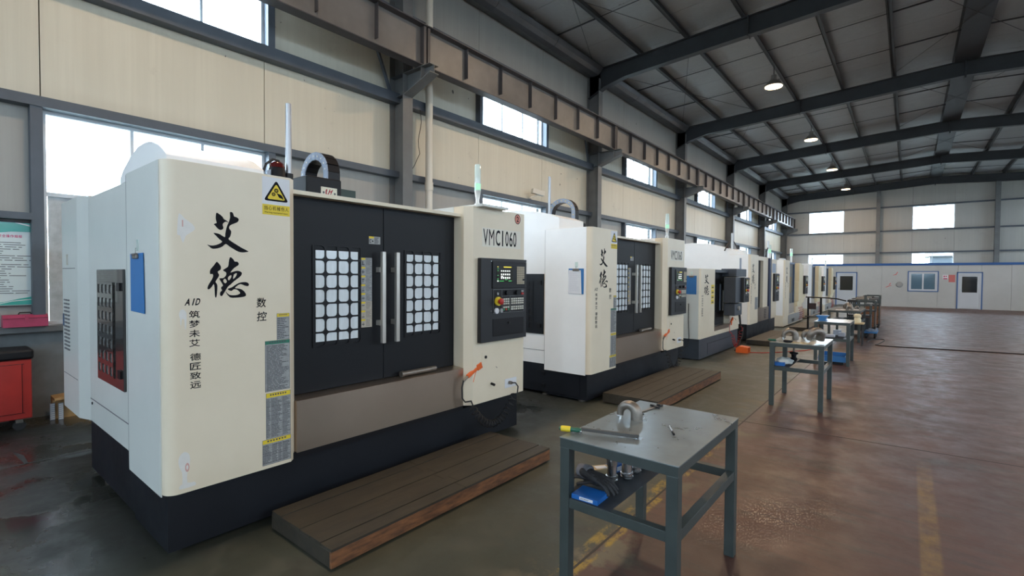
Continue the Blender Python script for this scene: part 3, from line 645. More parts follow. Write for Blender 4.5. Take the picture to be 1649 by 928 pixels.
for i, (a, b) in enumerate((OD1, OD2)):
    d = bpy.data.objects.new('door_%d' % (i+1), None); COL.objects.link(d); d.location = ((a+b)/2, OY, 0); struct(d)
    f = MB(); y0, y1 = OY-0.03, OY+0.05
    f.box(a-0.06, a, y0, y1, 0, 2.19); f.box(b, b+0.06, y0, y1, 0, 2.19); f.box(a-0.06, b+0.06, y0, y1, 2.13, 2.19); f.build('blue_door_trim', M['bluetrim2'], d)
    f = MB(); f.box(a, a+0.08, y0+0.01, y1, 0, 2.13); f.box(b-0.08, b, y0+0.01, y1, 0, 2.13); f.box(a+0.08, b-0.08, y0+0.01, y1, 2.02, 2.13); f.build('door_frame', M['officedoor'], d)
    f = MB(); a2, b2 = a+0.085, b-0.085
    f.box(a2, b2, y0+0.02, OY+0.02, 0.02, 0.98); f.box(a2, a2+0.09, y0+0.02, OY+0.02, 0.98, 2.0); f.box(b2-0.09, b2, y0+0.02, OY+0.02, 0.98, 2.0); f.box(a2+0.09, b2-0.09, y0+0.02, OY+0.02, 1.92, 2.0)
    f.build('door_leaf', M['officedoor'], d)
    box('door_glass', M['darkglass'], (a2+0.09, b2-0.09, OY, OY+0.01, 0.98, 1.92), d)
    box('door_handle', M['chrome'], (a2+0.02, a2+0.06, y0-0.03, y0+0.02, 1.0, 1.14), d)
WN[0] += 1
d = bpy.data.objects.new('window_%d' % WN[0], None); COL.objects.link(d); d.location = (0.68, OY, 1.03); struct(d)
f = MB()
for a, b, c, e in ((-0.05, 1.41, 0.98, 1.03), (-0.05, 1.41, 2.2, 2.25), (-0.05, 0, 1.03, 2.2), (1.36, 1.41, 1.03, 2.2)): f.box(a, b, OY-0.03, OY+0.04, c, e)
f.build('blue_window_trim', M['bluetrim2'], d)
f = MB()
for a, b, c, e in ((0, 1.36, 1.03, 1.13), (0, 1.36, 2.08, 2.2), (0, 0.12, 1.13, 2.08), (1.24, 1.36, 1.13, 2.08), (0.64, 0.72, 1.13, 2.08)): f.box(a, b, OY-0.02, OY+0.04, c, e)
f.build('window_frame', M['officedoor'], d)
for a, b in ((0.12, 0.64), (0.72, 1.24)): box('pane', M['blueglass'], (a, b, OY, OY+0.01, 1.13, 2.08), d)
t = thing('wall_heater', 'oval grey wall unit on the office front, left of its window', 'wall unit', (-0.45, OY, 1.23))  # plain oval unit of unknown use
MB().lathe((-0.45, OY-0.08, 1.40), [(0.04, 0), (0.15, 0.02), (0.18, 0.06), (0.18, 0.08)], 20, axis=(0, 1, 0)).build('cover', M['greypaper'], t, smooth=True)
box('wall_plate', M['alu'], (-0.62, -0.28, OY-0.02, OY, 1.28, 1.52), t)
pr = Print((0, OY-0.006, 0), u=(1, 0, 0))
tag(box('notice_sheet', M['paper'], (1.59, 1.83, OY-0.008, OY, 1.76, 2.02)), 'small white notice on the office front right of its window', 'notice')
tag(box('notice_sheet', mat('pink_sheet', (0.55, 0.16, 0.15), 0.6), (1.86, 2.15, OY-0.008, OY, 1.58, 2.02)), 'pink notice sheet on the office front beside the right hand door', 'notice')
pr = Print((0, OY-0.010, 0), u=(1, 0, 0)); pr.rect(1.62, 1.80, 1.76, 1.82); pr.rect(1.63, 1.69, 1.88, 1.97); pr.rect(1.72, 1.78, 1.9, 1.96)
tag(pr.build('red_marks', M['posterpink'], None), 'red marks printed on the small white office notice', 'marks')
pr = Print((0, OY-0.004, 0), u=(1, 0, 0))  # short slanted red strokes around the oval unit
for a, b, c, e in ((-1.06, 1.28, -0.86, 1.36), (-0.98, 1.38, -0.9, 1.50), (-0.78, 2.0, -0.62, 2.06), (-0.66, 2.02, -0.56, 2.2), (-1.15, 1.22, -1.0, 1.30)):
    pr.mb.add([pr.P(a, b), pr.P(a+0.03, b-0.02), pr.P(c+0.03, e-0.02), pr.P(c, e)], [(0, 1, 2, 3)])
tag(pr.build('red_scribble', mat('red_scribble', (0.75, 0.12, 0.12), 0.6), None), 'red scribbled marks on the office wall around the oval unit', 'marks')

# neighbouring building outside, beyond the far end wall
t = thing('neighbour_building', 'dark blue-grey building outside, seen through the lower far window', 'building', (7.0, 62.0, -0.32))
box('wall', mat('outdoor_blue_wall', (0.020, 0.032, 0.042), 0.6), (1.5, 16, 60, 66, -0.32, 3.9), t)
MB().prism([(59.7, 3.9), (66.3, 3.9), (63, 4.6)], 'x', 1.2, 16.3).build('roof', mat('outdoor_roof', (0.05, 0.055, 0.06), 0.7), t)

# ================================================================== MACHINING CENTRES
def cell_grid(mb, P, a0, a1, b0, b1, nc, nr, th, rad=0.30, bar=0.10, nrm=Vector((1, 0, 0))):
    """black lattice with rounded openings; P(a,b) gives a point on the plate's back plane"""
    dw = (a1-a0)/nc; dh = (b1-b0)/nr
    for c in range(nc):
        for r in range(nr):
            x0, x1 = a0+dw*c, a0+dw*(c+1); y0, y1 = b0+dh*r, b0+dh*(r+1)
            m = bar*dw/2; ix0, ix1, iy0, iy1 = x0+m, x1-m, y0+m, y1-m; R = rad*min(ix1-ix0, iy1-iy0)
            inner = []; outer = []
            for cx, cy, s0, big in ((ix1, iy1, 0, 0.35 if c % 2 else 1), (ix0, iy1, 1, 1 if c % 2 else 0.35), (ix0, iy0, 2, 1), (ix1, iy0, 3, 1)):
                rr = R*big; ccx = cx-rr if s0 in (0, 3) else cx+rr; ccy = cy-rr if s0 in (0, 1) else cy+rr
                for q in range(4):
                    a = PI/2*s0 + PI/2*q/3
                    inner.append((ccx+rr*math.cos(a), ccy+rr*math.sin(a)))
                    ox = {0: x1, 1: x0, 2: x0, 3: x1}[s0]; oy = {0: y1, 1: y1, 2: y0, 3: y0}[s0]
                    px = ox if (q >= 1 and s0 in (0, 2) and q < 3) or True else ox
                    # walk along the rectangle's edges through its corner
                    if s0 == 0: o = (x1, inner[-1][1]) if q < 1 else ((x1, y1) if q < 3 else (inner[-1][0], y1))
                    if s0 == 1: o = (inner[-1][0], y1) if q < 1 else ((x0, y1) if q < 3 else (x0, inner[-1][1]))
                    if s0 == 2: o = (x0, inner[-1][1]) if q < 1 else ((x0, y0) if q < 3 else (inner[-1][0], y0))
                    if s0 == 3: o = (inner[-1][0], y0) if q < 1 else ((x1, y0) if q < 3 else (x1, inner[-1][1]))
                    outer.append(o)
            n = len(inner)
            vs = [P(*p)+nrm*th for p in outer] + [P(*p)+nrm*th for p in inner] + [P(*p) for p in inner]
            mb.add(vs, [(i, (i+1) % n, n+(i+1) % n, n+i) for i in range(n)] + [(n+i, n+(i+1) % n, 2*n+(i+1) % n, 2*n+i) for i in range(n)])

def coil_path(p0, sag, p1, turns, r, n=10):
    """coiled hose hanging between two points through a sag point"""
    p0, ps, p1 = Vector(p0), Vector(sag), Vector(p1); c = ps*2-(p0+p1)*0.5; out = []
    N = turns*n
    for i in range(N+1):
        t = i/N; p = p0*(1-t)**2 + c*2*t*(1-t) + p1*t*t; d = ((c-p0)*(1-t)+(p1-c)*t).normalized()
        u = d.orthogonal().normalized(); u = (Vector((1, 0, 0)) - d*d.x).normalized(); w = d.cross(u); a = 2*PI*turns*t
        out.append(p + (u*math.cos(a)+w*math.sin(a))*r)
    return out

def control_panel(t, X, y0, y1, z0, z1, th=0.05):
    """operator panel facing +X; y0..y1, z0..z1 in the machine's space"""
    p = box('control_panel', M['panelblk'], (X-th, X, y0, y1, z0, z1), t, bevel=0.004)
    W = y1-y0; H = z1-z0
    def Y(f): return y0+W*f
    def Z(f): return z1-H*f
    box('screen_bezel', M['black'], (X, X+0.012, Y(0.22), Y(0.96), Z(0.36), Z(0.035)), p, bevel=0.003)
    box('screen', M['screen'], (X+0.012, X+0.014, Y(0.30), Y(0.66), Z(0.285), Z(0.085)), p)
    o = (X+0.0145, Y(0.30), Z(0.285)); w = W*0.36; h = H*0.20
    a = Print(o); rn = random.Random(3)
    for r_ in range(3):
        for c_ in range(5): a.rect(w*(0.24+c_*0.12), w*(0.24+c_*0.12+0.08), h*(0.62-r_*0.02+(r_ > 0)*-0.2*r_+0.02), h*(0.62-r_*0.2+0.10))
    a.rect(w*0.02, w*0.10, h*0.03, h*0.10); a.rect(w*0.24, w*0.36, h*0.30, h*0.38)
    a.build('screen_readout', M['scr_w'], p)
    a = Print(o); a.rect(w*0.03, w*0.08, h*0.9, h*0.95); a.rect(w*0.4, w*0.88, h*0.89, h*0.95); a.build('screen_header', M['scr_y'], p)
    a = Print(o)
    for q in (0.8, 0.68, 0.4, 0.2, 0.13): a.rect(w*0.03, w*0.10, h*q, h*(q+0.025))
    a.rect(w*0.15, w*0.42, h*0.05, h*0.08); a.rect(w*0.5, w*0.62, h*0.13, h*0.16); a.rect(w*0.7, w*0.9, h*0.05, h*0.09); a.build('screen_symbols', M['scr_g'], p)
    k = MB()
    for r_ in range(10):
        for c_ in range(4):
            if c_ == 3 and r_ == 7: continue
            k.box(X+0.012, X+0.017, Y(0.745+c_*0.045), Y(0.745+c_*0.045+0.038), Z(0.09+(r_+0.82)*0.0225), Z(0.09+r_*0.0225))
    k.build('soft_keys', M['softkey'], p, kind='stuff')
    box('keypad_plate', M['black'], (X, X+0.006, Y(0.235), Y(0.93), Z(0.66), Z(0.375)), p)
    b = Print((X+0.0068, 0, 0))
    for a0, a1, b0, b1 in ((0.235, 0.93, 0.375, 0.377), (0.235, 0.93, 0.658, 0.66), (0.42, 0.93, 0.456, 0.458), (0.42, 0.93, 0.571, 0.573)): b.rect(Y(a0), Y(a1), Z(b1), Z(b0))
    for a0 in (0.235, 0.42, 0.60, 0.928): b.rect(Y(a0), Y(a0+0.003), Z(0.66), Z(0.375 if a0 != 0.60 else 0.456))
    b.build('keypad_outline', M['greypaper'], p)
    k = MB()
    for r_ in range(3):
        for c_ in range(3): k.box(X+0.006, X+0.016, Y(0.445+c_*0.048), Y(0.445+c_*0.048+0.032), Z(0.485+r_*0.028+0.019), Z(0.485+r_*0.028))
        for c_ in range(6): k.box(X+0.006, X+0.016, Y(0.62+c_*0.05), Y(0.62+c_*0.05+0.034), Z(0.485+r_*0.028+0.019), Z(0.485+r_*0.028))
    for r_ in range(2):
        for c_ in range(3):
            if r_ == 0: k.box(X+0.006, X+0.016, Y(0.445+c_*0.048), Y(0.445+c_*0.048+0.032), Z(0.585+r_*0.028+0.019), Z(0.585+r_*0.028))
        for c_ in range(6): k.box(X+0.006, X+0.016, Y(0.62+c_*0.05), Y(0.62+c_*0.05+0.034), Z(0.585+r_*0.028+0.019), Z(0.585+r_*0.028))
    k.build('push_buttons', M['key'], p, kind='stuff')
    for c_, mm in enumerate((M['greenglow'], M['red'], M['greenglow'])): box('push_button', mat('green_key', (0.02, 0.22, 0.07), 0.4) if c_ != 1 else mm, (X+0.006, X+0.016, Y(0.445+c_*0.048), Y(0.445+c_*0.048+0.032), Z(0.632), Z(0.613)), p)
    for f in (0.52, 0.75): MB().cyl((X+0.006, Y(f), Z(0.415)), (X+0.03, Y(f), Z(0.415)), W*0.033, 14).build('rotary_knob', M['black'], p, smooth=True)
    box('rocker_switch', M['red'], (X+0.006, X+0.016, Y(0.86), Y(0.91), Z(0.445), Z(0.42)), p)
    box('rocker_switch', M['greypaper'], (X+0.006, X+0.012, Y(0.86), Y(0.91), Z(0.412), Z(0.39)), p)
    e = MB().cyl((X+0.006, Y(0.33), Z(0.517)), (X+0.026, Y(0.33), Z(0.517)), W*0.062, 18).build('emergency_ring', M['yellow'], p, smooth=True)
    MB().lathe((X+0.026, Y(0.33), Z(0.517)), [(0.016, 0), (0.016, 0.02), (0.032, 0.024), (0.032, 0.04), (0.02, 0.048)], 18, axis=(1, 0, 0)).build('emergency_stop', M['red'], e, smooth=True)
    MB().cyl((X+0.006, Y(0.30), Z(0.632)), (X+0.022, Y(0.30), Z(0.632)), W*0.04, 14).build('start_button', M['paper'], p, smooth=True)
    MB().cyl((X+0.006, Y(0.40), Z(0.632)), (X+0.022, Y(0.40), Z(0.632)), W*0.028, 14).build('push_button', M['greypaper'], p, smooth=True)
    MB().cyl((X+0.006, Y(0.315), Z(0.425)), (X+0.02, Y(0.315), Z(0.425)), W*0.02, 12).build('key_switch', M['chrome'], p, smooth=True)
    f = box('panel_door', M['black'], (X, X+0.005, Y(0.24), Y(0.93), Z(0.94), Z(0.73)), p, bevel=0.002)
    MB().cyl((X+0.005, Y(0.58), Z(0.79)), (X+0.018, Y(0.58), Z(0.79)), 0.012, 12).build('door_latch', M['rubber'], f)
    s = MB()
    for a_, b_ in ((0.20, 0.035), (0.975, 0.035), (0.20, 0.63), (0.965, 0.62)): s.cyl((X, Y(a_), Z(b_)), (X+0.004, Y(a_), Z(b_)), 0.006, 8)
    s.build('screw', M['chrome'], p)
    return p

def sticker(t, X, y0, y1, z0, z1, head, body, nl, title=None, hh=0.10, cols=()):
    p = box('information_sticker', body, (X, X+0.0015, y0, y1, z0, z1), t)
    if head: box('sticker_header', head, (X+0.0015, X+0.002, y0, y1, z1-(z1-z0)*hh, z1), p)
    a = Print((X+0.0022, 0, 0)); top = z1-(z1-z0)*(hh if head else 0)
    w = y1-y0
    if cols:
        for i, (c0, c1) in enumerate(cols): a.lines(y0+w*c0+0.003, y0+w*c1-0.003, z0+0.008, top-0.008, nl, rnd=random.Random(nl+i), th=0.5)
        for i in range(9): a.rect(y0, y1, z0+(top-z0)*i/9, z0+(top-z0)*i/9+0.0012)
    else: a.lines(y0+w*0.05, y1-w*0.05, z0+0.006, top-0.006, nl, rnd=random.Random(nl), th=0.5)
    for yy in [y0+w*c for c, _ in cols[1:]] if cols else []: a.rect(yy-0.0008, yy+0.0008, z0, top)
    for (q0, q1, r0, r1) in ((y0, y1, z0, z0+0.002), (y0, y1, z1-0.002, z1), (y0, y0+0.002, z0, z1), (y1-0.002, y1, z0, z1)): a.rect(q0, q1, r0, r1)
    if head: 
        for i in range(7): a.rect(y0+w*(0.16+i*0.1), y0+w*(0.16+i*0.1+0.06), z1-(z1-z0)*hh*0.62, z1-(z1-z0)*hh*0.25)
    a.build('sticker_print', M['ink'], p); return p

def warning_sign(t, X, y0, y1, z0, z1):
    p = box('warning_sign', M['paper'], (X, X+0.002, y0, y1, z0, z1), t); W = y1-y0; H = z1-z0
    box('yellow_band', M['yellow'], (X+0.002, X+0.0025, y0, y1, z0, z0+H*0.275), p)
    def tri(s, cz=0.0):
        cy = y0+W*0.5; base = z0+H*0.37+cz; w = W*0.46*s; h = H*0.57*s; r = 0.13
        pts = [(cy-w, base), (cy+w, base), (cy, base+h)]; out = []
        for i in range(3):
            a, b, c = Vector(pts[i-1]), Vector(pts[i]), Vector(pts[(i+1) % 3])
            for tt in (0, 0.33, 0.66, 1):
                p0 = b+(a-b)*r; p1 = b+(c-b)*r; q = p0*(1-tt)**2+b*2*tt*(1-tt)+p1*tt*tt; out.append((q.x, q.y))
        return out
    a = Print((X+0.0028, 0, 0)); a.poly([tri(1.0)], smooth=False); a.build('triangle_border', M['print'], p)
    a = Print((X+0.0032, 0, 0)); pts = tri(0.74, H*0.048); a.poly([pts], smooth=False); a.build('triangle_field', M['yellow'], p)
    a = Print((X+0.0036, 0, 0))
    for cy, cz, r in ((0.50, 0.66, 0.075), (0.40, 0.555, 0.065)):
        R = W*r*1.05; a.disc(y0+W*cy, z0+H*cz, R*0.85, n=20)
        for i in range(10):
            an = 2*PI*i/10; c, s = math.cos(an), math.sin(an); q = R*0.16
            a.mb.add([a.P(y0+W*cy+c*R*0.8-s*q, z0+H*cz+s*R*0.8+c*q), a.P(y0+W*cy+c*R*0.8+s*q, z0+H*cz+s*R*0.8-c*q), a.P(y0+W*cy+c*R*1.12+s*q, z0+H*cz+s*R*1.12-c*q), a.P(y0+W*cy+c*R*1.12-s*q, z0+H*cz+s*R*1.12+c*q)], [(0,1,2,3)])
    def R_(pts): return [(y0+W*u, z0+H*v) for u, v in pts]
    a.poly([R_([(0.50, 0.60), (0.56, 0.585), (0.66, 0.565), (0.735, 0.51), (0.755, 0.43), (0.70, 0.465), (0.62, 0.475), (0.565, 0.52), (0.54, 0.56)])])
    a.build('gear_and_hand_symbol', M['print'], p)
    a = Print((X+0.0042, 0, 0))
    for cy, cz, r in ((0.50, 0.66, 0.075), (0.40, 0.555, 0.065)): a.disc(y0+W*cy, z0+H*cz, W*r*0.45, n=14, r0=0.55)
    a.build('gear_rings', M['yellow'], p)
    a = Print((X+0.0030, 0, 0))
    for i, ch in enumerate('当心机械伤人'): a.text(ch, y0+W*(0.06+i*0.153), y0+W*(0.06+i*0.153+0.125), z0+H*0.125, z0+H*0.235, bold=0.008)
    a.text('Warning mechanical injury', y0+W*0.07, y0+W*0.93, z0+H*0.035, z0+H*0.085, bold=0.01)
    a.build('sign_lettering', M['print'], p)

def big_lettering(t, X, sy=1.0, oy=0.0, oz=0.0, sz=1.0, full=True, kong=True):
    """the two brush characters and the small columns, in machine space (y from the base corner)"""
    Y0 = t.location.y
    a = Print((X, Y0+oy, oz), u=(0, sy, 0), v=(0, 0, sz))
    for gi in ((0, 1), (2, 3, 4)):
        b_ = Print((X, Y0+oy, oz), u=(0, sy, 0), v=(0, 0, sz))
        for g in gi: b_.poly(GLYPHS[g])
        b_.build('brush_character', M['print'], t, kind='stuff')
    for ch_, a0_, a1_ in (('A', 0.079, 0.107), ('I', 0.119, 0.126), ('D', 0.136, 0.160)): a.text(ch_, a0_, a1_, 1.557, 1.600, bold=0.03, shear=0.25)
    for i, ch in enumerate('筑梦未艾'): a.text(ch, 0.103, 0.163, 1.478-i*0.0595, 1.524-i*0.0595, bold=0.012)
    for i, ch in enumerate('德匠致远'): a.text(ch, 0.106, 0.167, 1.213-i*0.0585, 1.258-i*0.0585, bold=0.012)
    if kong:
        a.text('数', 0.503, 0.567, 1.525, 1.592, bold=0.012, shear=0.08); a.text('控', 0.505, 0.570, 1.432, 1.497, bold=0.012, shear=0.08)
    a.build('small_lettering', M['print'], t, kind='stuff')

def vmc_large(name_label, ox, oy, first=True, white=False, big=True, badge=True, number=None):
    """large machining centre; design space is the nearest machine: base corner at (-3.5, .975)"""
    t = thing('machining_center', name_label, 'machine', (ox, oy, 0), 'row of machining centres')
    dx, dy = ox+3.5, oy-0.975
    side = M['white'] if white else M['greyside']  # white: brighter side colour where more window light falls
    front = M['cream']
    def S(name, m, x0, x1, y0, y1, z0, z1, par=None, **kw): return box(name, m, (x0+dx, x1+dx, y0+dy, y1+dy, z0, z1), par or t, **kw)
    def PZ(pts): return [(x+dx, y+dy) for x, y in pts]
    # base
    b = MB(); b.box(-5.56+dx, -4.2+dx, 0.985+dy, 4.41+dy, 0.045, 0.46); b.box(-4.2+dx, -3.5+dx, 0.975+dy, 4.41+dy, 0.03, 0.40)
    base = b.build('base', M['base'], t)
    if not first:
        S('base_hatch', M['base'], -4.36, -3.62, 0.965, 0.975, 0.06, 0.37, base, bevel=0.004)
        for z in (0.12, 0.30): S('hatch_hinge', M['black'], -4.26, -4.20, 0.955, 0.966, z, z+0.05, base)
    for x in (-5.2, -4.25, -3.62):
        for y in (1.06, 4.30):
            f = MB().cyl((x+dx, y+dy, 0.0), (x+dx, y+dy, 0.022), 0.055, 14); f.cyl((x+dx, y+dy, 0.022), (x+dx, y+dy, 0.05), 0.02, 10)
            f.build('levelling_foot', M['castiron'], t)
    # left front cabinet with rounded corner and chamfered door side
    pts = []
    for i in range(7):
        a = PI+PI/2*i/6; pts.append((-3.44-0.07-0.07*math.sin(a)*-1-0.0, 0)) if False else None
    r = 0.07; cx, cy = -3.44-r, 0.95+r
    out = [(-4.195, 0.95)] + [(cx+r*math.sin(PI/2*i/6), cy-r*math.cos(PI/2*i/6)) for i in range(7)] + [(-3.44, 1.715), (-3.49, 1.765), (-3.62, 1.775), (-4.195, 1.775)]
    cab = MB().prism(PZ(out), 'z', 0.40, 2.44).build('left_front_cabinet', front, t, smooth=True)
    # side sheet: the same paint with cool window light put into its colour
    S('side_skin', side, -4.20, -3.512, 0.944, 0.9495, 0.385, 2.438, cab)
    S('side_seam', M['inklight'], -4.202, -4.199, 0.943, 0.95, 0.46, 2.43, cab)
    # main body
    body = MB(); body.box(-5.56+dx, -4.2+dx, 0.985+dy, 4.30+dy, 0.46, 2.41); body.box(-4.2+dx, -3.64+dx, 1.775+dy, 3.50+dy, 0.46, 2.30)
    body = body.build('enclosure_body', side, t)
    S('panel_seam', M['inklight'], -5.56, -4.2, 0.981, 0.986, 0.654, 0.660, body)
    MB().cyl((-5.50+dx, 0.986+dy, 0.62), (-5.50+dx, 0.978+dy, 0.62), 0.012, 8).build('screw', M['black'], body)
    # rear electrical cabinet
    rear = MB().prism(PZ([(-6.45, 0.94), (-5.77, 0.94), (-5.60, 0.99), (-5.56, 0.99), (-5.56, 3.3), (-6.45, 3.3)]), 'z', 0.45, 2.43).build('rear_cabinet', side, t)
    lv = MB()
    for i in range(14):
        for q in (0, 1): lv.box(-6.36+dx+q*0.13, -6.26+dx+q*0.13, 0.933+dy, 0.942+dy, 1.02+i*0.036, 1.035+i*0.036)
    lv.build('vent_louvres', M['inklight'], rear, kind='stuff')
    S('cabinet_seam', M['ink'], -6.42, -5.86, 0.936, 0.941, 1.795, 1.800, rear); S('cabinet_seam', M['inklight'], -6.42, -5.80, 0.936, 0.941, 0.786, 0.790, rear)
    S('hook', M['satin'], -6.20, -6.17, 0.930, 0.941, 1.83, 1.93, rear); S('cabinet_latch', M['bluepaint'], -6.40, -6.385, 0.93, 0.941, 1.24, 1.36, rear)
    # side access door
    if first: a0, a1, b0, b1 = -5.21, -4.42, 0.885, 1.783
    else: a0, a1, b0, b1 = -4.83, -4.24, 0.90, 1.79
    sd = S('side_door', M['sidedoor'] if first else M['base'], a0, a1, 0.968, 0.985, b0, b1, bevel=0.004)
    w = a1-a0
    S('side_door_window', mat('smoked_window', (0.20, 0.20, 0.195), 0.12, coat=0.6) if first else M['black'], a0+w*0.10, a0+w*0.66, 0.9655, 0.968, b0+0.07, b1-0.11, sd)
    g = MB(); cell_grid(g, lambda a, b: Vector((a+dx, 0.9655+dy, b)), a0+w*0.08, a0+w*0.68, b0+0.06, b1-0.10, 4, 7, 0.006, rad=0.25, bar=0.30, nrm=Vector((0, -1, 0)))
    g.build('window_lattice', M['sidedoor'] if first else M['base'], sd)
    for z in (b0+0.12, b1-0.13): S('door_hinge', M['black'], a1-0.12, a1-0.04, 0.955, 0.968, z-0.03, z+0.03, sd)
    # curved roof hood
    if first:
        prof = [(-4.53, 2.41), (-4.53, 2.45), (-4.45, 2.503), (-4.27, 2.569), (-4.08, 2.613), (-3.90, 2.615), (-3.79, 2.60), (-3.65, 2.556), (-3.575, 2.52), (-3.50, 2.475), (-3.50, 2.438)]
        hd = MB().prism([(x+dx, z) for x, z in prof], 'y', 0.985+dy, 1.56+dy)
    else:
        prof = [(-5.55, 2.405), (-5.55, 2.62), (-5.2, 2.74), (-4.98, 2.765), (-4.7, 2.765), (-4.4, 2.72), (-4.15, 2.66), (-3.99, 2.60), (-3.99, 2.405)]
        hd = MB().prism([(x+dx, z) for x, z in prof], 'y', 0.99+dy, 1.66+dy)
    hd.build('roof_hood', M['white'], t, smooth=True)  # white: strong light from above put into the hood's colour
    # right cabinet carrying the operator panel
    rc = MB().prism(PZ([(-4.17, 3.49), (-3.46, 3.49), (-3.39, 3.555), (-3.39, 4.385), (-4.17, 4.385)]), 'z', 0.445, 2.45).build('right_front_cabinet', front, t)
    box('cabinet_side_skin', side, (-4.17+dx, -3.60+dx, 3.484+dy, 3.4895+dy, 2.36, 2.45), rc)
    S('cable_plate', side, -3.62, -3.30+0.0, 3.60, 4.0, 2.45, 2.475, rc) if first else None
    # header rail over the doors
    S('door_header', front, -3.63, -3.50, 1.765, 3.49, 2.345, 2.375)
    # doors
    for i, (y0, y1, wy0, wy1) in enumerate(((1.775, 2.622, 1.99, 2.365), (2.628, 3.484, 2.88, 3.265))):
        d = S('sliding_door', M['door'], -3.64, -3.59, y0, y1, 0.84, 2.343, bevel=0.003)
        S('door_window', M['film'], -3.59, -3.586, wy0, wy1, 1.225, 1.945, d)
        g = MB(); cell_grid(g, lambda a, b: Vector((-3.586+dx, a+dy, b)), wy0-0.028, wy1+0.028, 1.183, 1.987, 4, 7, 0.006, rad=0.28, bar=0.13)
        g.build('window_lattice', M['black'], d)
        hy = 2.552 if i == 0 else 2.70
        h = S('door_handle', M['satin'], -3.535, -3.50, hy, hy+0.036, 1.165, 1.955, d, bevel=0.004)
        for z in (1.34, 1.80): S('handle_standoff', M['satin'], -3.59, -3.535, hy+(0.004 if i else -0.004), hy+0.034, z-0.022, z+0.022, d)
        if i == 0:
            tg = S('information_sticker', M['greypaper'], -3.59, -3.5885, 2.475, 2.59, 2.02, 2.085, d)
            S('sticker_header', M['yellow'], -3.5885, -3.588, 2.475, 2.525, 2.068, 2.085, tg)
            a = Print((-3.5882+dx, dy, 0)); a.lines(2.53, 2.585, 2.025, 2.08, 5, th=0.4); a.rect(2.482, 2.486, 2.03, 2.06); a.rect(2.486, 2.50, 2.055, 2.06); a.rect(2.486, 2.498, 2.03, 2.034); a.disc(2.512, 2.045, 0.007); a.build('sticker_print', M['print'], tg)
            for q in range(8):
                z1 = 1.90-q*0.0742
                sg = S('safety_sticker', M['greypaper'] if q < 5 else mat('beige_label', (0.45, 0.40, 0.33), 0.6), -3.59, -3.5885, 2.398, 2.505, z1-0.073, z1, d)
                S('sticker_header', M['yellow'], -3.5885, -3.588, 2.398, 2.438, z1-0.018, z1-0.003, sg)
                a = Print((-3.5878+dx, dy, 0)); a.lines(2.446, 2.50, z1-0.066, z1-0.006, 6, th=0.3, rnd=random.Random(q)); a.rect(2.408+0.002*q, 2.418, z1-0.06, z1-0.03); a.rect(2.404, 2.430, z1-0.062+(q % 3)*0.012, z1-0.055+(q % 3)*0.012); a.build('sticker_print', M['ink'], sg)
    # stainless apron below the doors
    ap = MB(); ap.prism([(-3.455+dx, 0.445), (-3.455+dx, 0.825), (-3.60+dx, 0.838), (-3.60+dx, 0.46)], 'y', 1.768+dy, 3.488+dy); ap = ap.build('splash_apron', M['steel'], t)
    MB().cyl((-3.53+dx, 2.80+dy, 0.862), (-3.53+dx, 3.18+dy, 0.862), 0.024, 14).build('roller_bar', M['castiron'], ap, smooth=True)
    MB().cyl((-3.53+dx, 2.77+dy, 0.862), (-3.53+dx, 2.80+dy, 0.862), 0.028, 14).build('roller_end', M['castiron'], ap, smooth=True)
    S('gap_strip', M['black'], -3.52, -3.47, 1.75, 3.5, 0.40, 0.445)
    control_panel(t, -3.335+dx, 3.615+dy, 4.365+dy, 1.072, 1.935)
    # lettering
    big_lettering(t, -3.4385+dx)
    a = Print((-3.3885+dx, dy, 0)); 
    for ch_, f0, f1 in (('V', 0, 0.137), ('M', 0.164, 0.315), ('C', 0.356, 0.493), ('1', 0.545, 0.583), ('0', 0.651, 0.747), ('6', 0.774, 0.877), ('0', 0.897, 1.0)): a.text(ch_, 3.70+0.545*f0, 3.70+0.545*f1, 2.072, 2.238, bold=(0.0 if ch_ in 'M1' else 0.012))
    a.build('model_number', M['print'], rc)
    S('number_backing', mat('pale_sticker', (0.74, 0.70, 0.60), 0.5), -3.39, -3.3888, 3.685, 4.32, 2.055, 2.25, rc)
    if first:
        a = Print((-3.3886+dx, dy, 0)); a.disc(4.265, 2.385, 0.046, 0.052, 24); a.build('number_disc', mat('pink_disc', (0.62, 0.22, 0.17), 0.5), rc)
        a = Print((-3.3884+dx, dy, 0)); a.disc(4.265, 2.385, 0.050, 0.056, 24, r0=0.86); a.text('2', 4.248, 4.285, 2.355, 2.415, bold=0.02); a.build('disc_number', M['print'], rc)
    warning_sign(t, -3.44+dx, 1.522+dy, 1.712+dy, 2.165, 2.425)
    sticker(t, -3.44+dx, 1.617+dy, 1.707+dy, 1.292, 1.478, M['yellow'], M['greypaper'], 12, hh=0.13)
    sticker(t, -3.44+dx, 1.535+dy, 1.709+dy, 0.935, 1.290, M['green'], M['greypaper'], 34, hh=0.07)
    sticker(t, -3.44+dx, 1.540+dy, 1.712+dy, 0.605, 0.925, M['yellow'], M['greypaper'], 30, hh=0.10, cols=((0, 0.2), (0.2, 0.66), (0.66, 1)))
    sticker(t, -3.44+dx, 1.515+dy, 1.714+dy, 0.425, 0.602, M['yellow'], M['greypaper'], 14, hh=0.16, cols=((0, 0.33), (0.33, 0.55), (0.55, 0.7), (0.7, 1)))
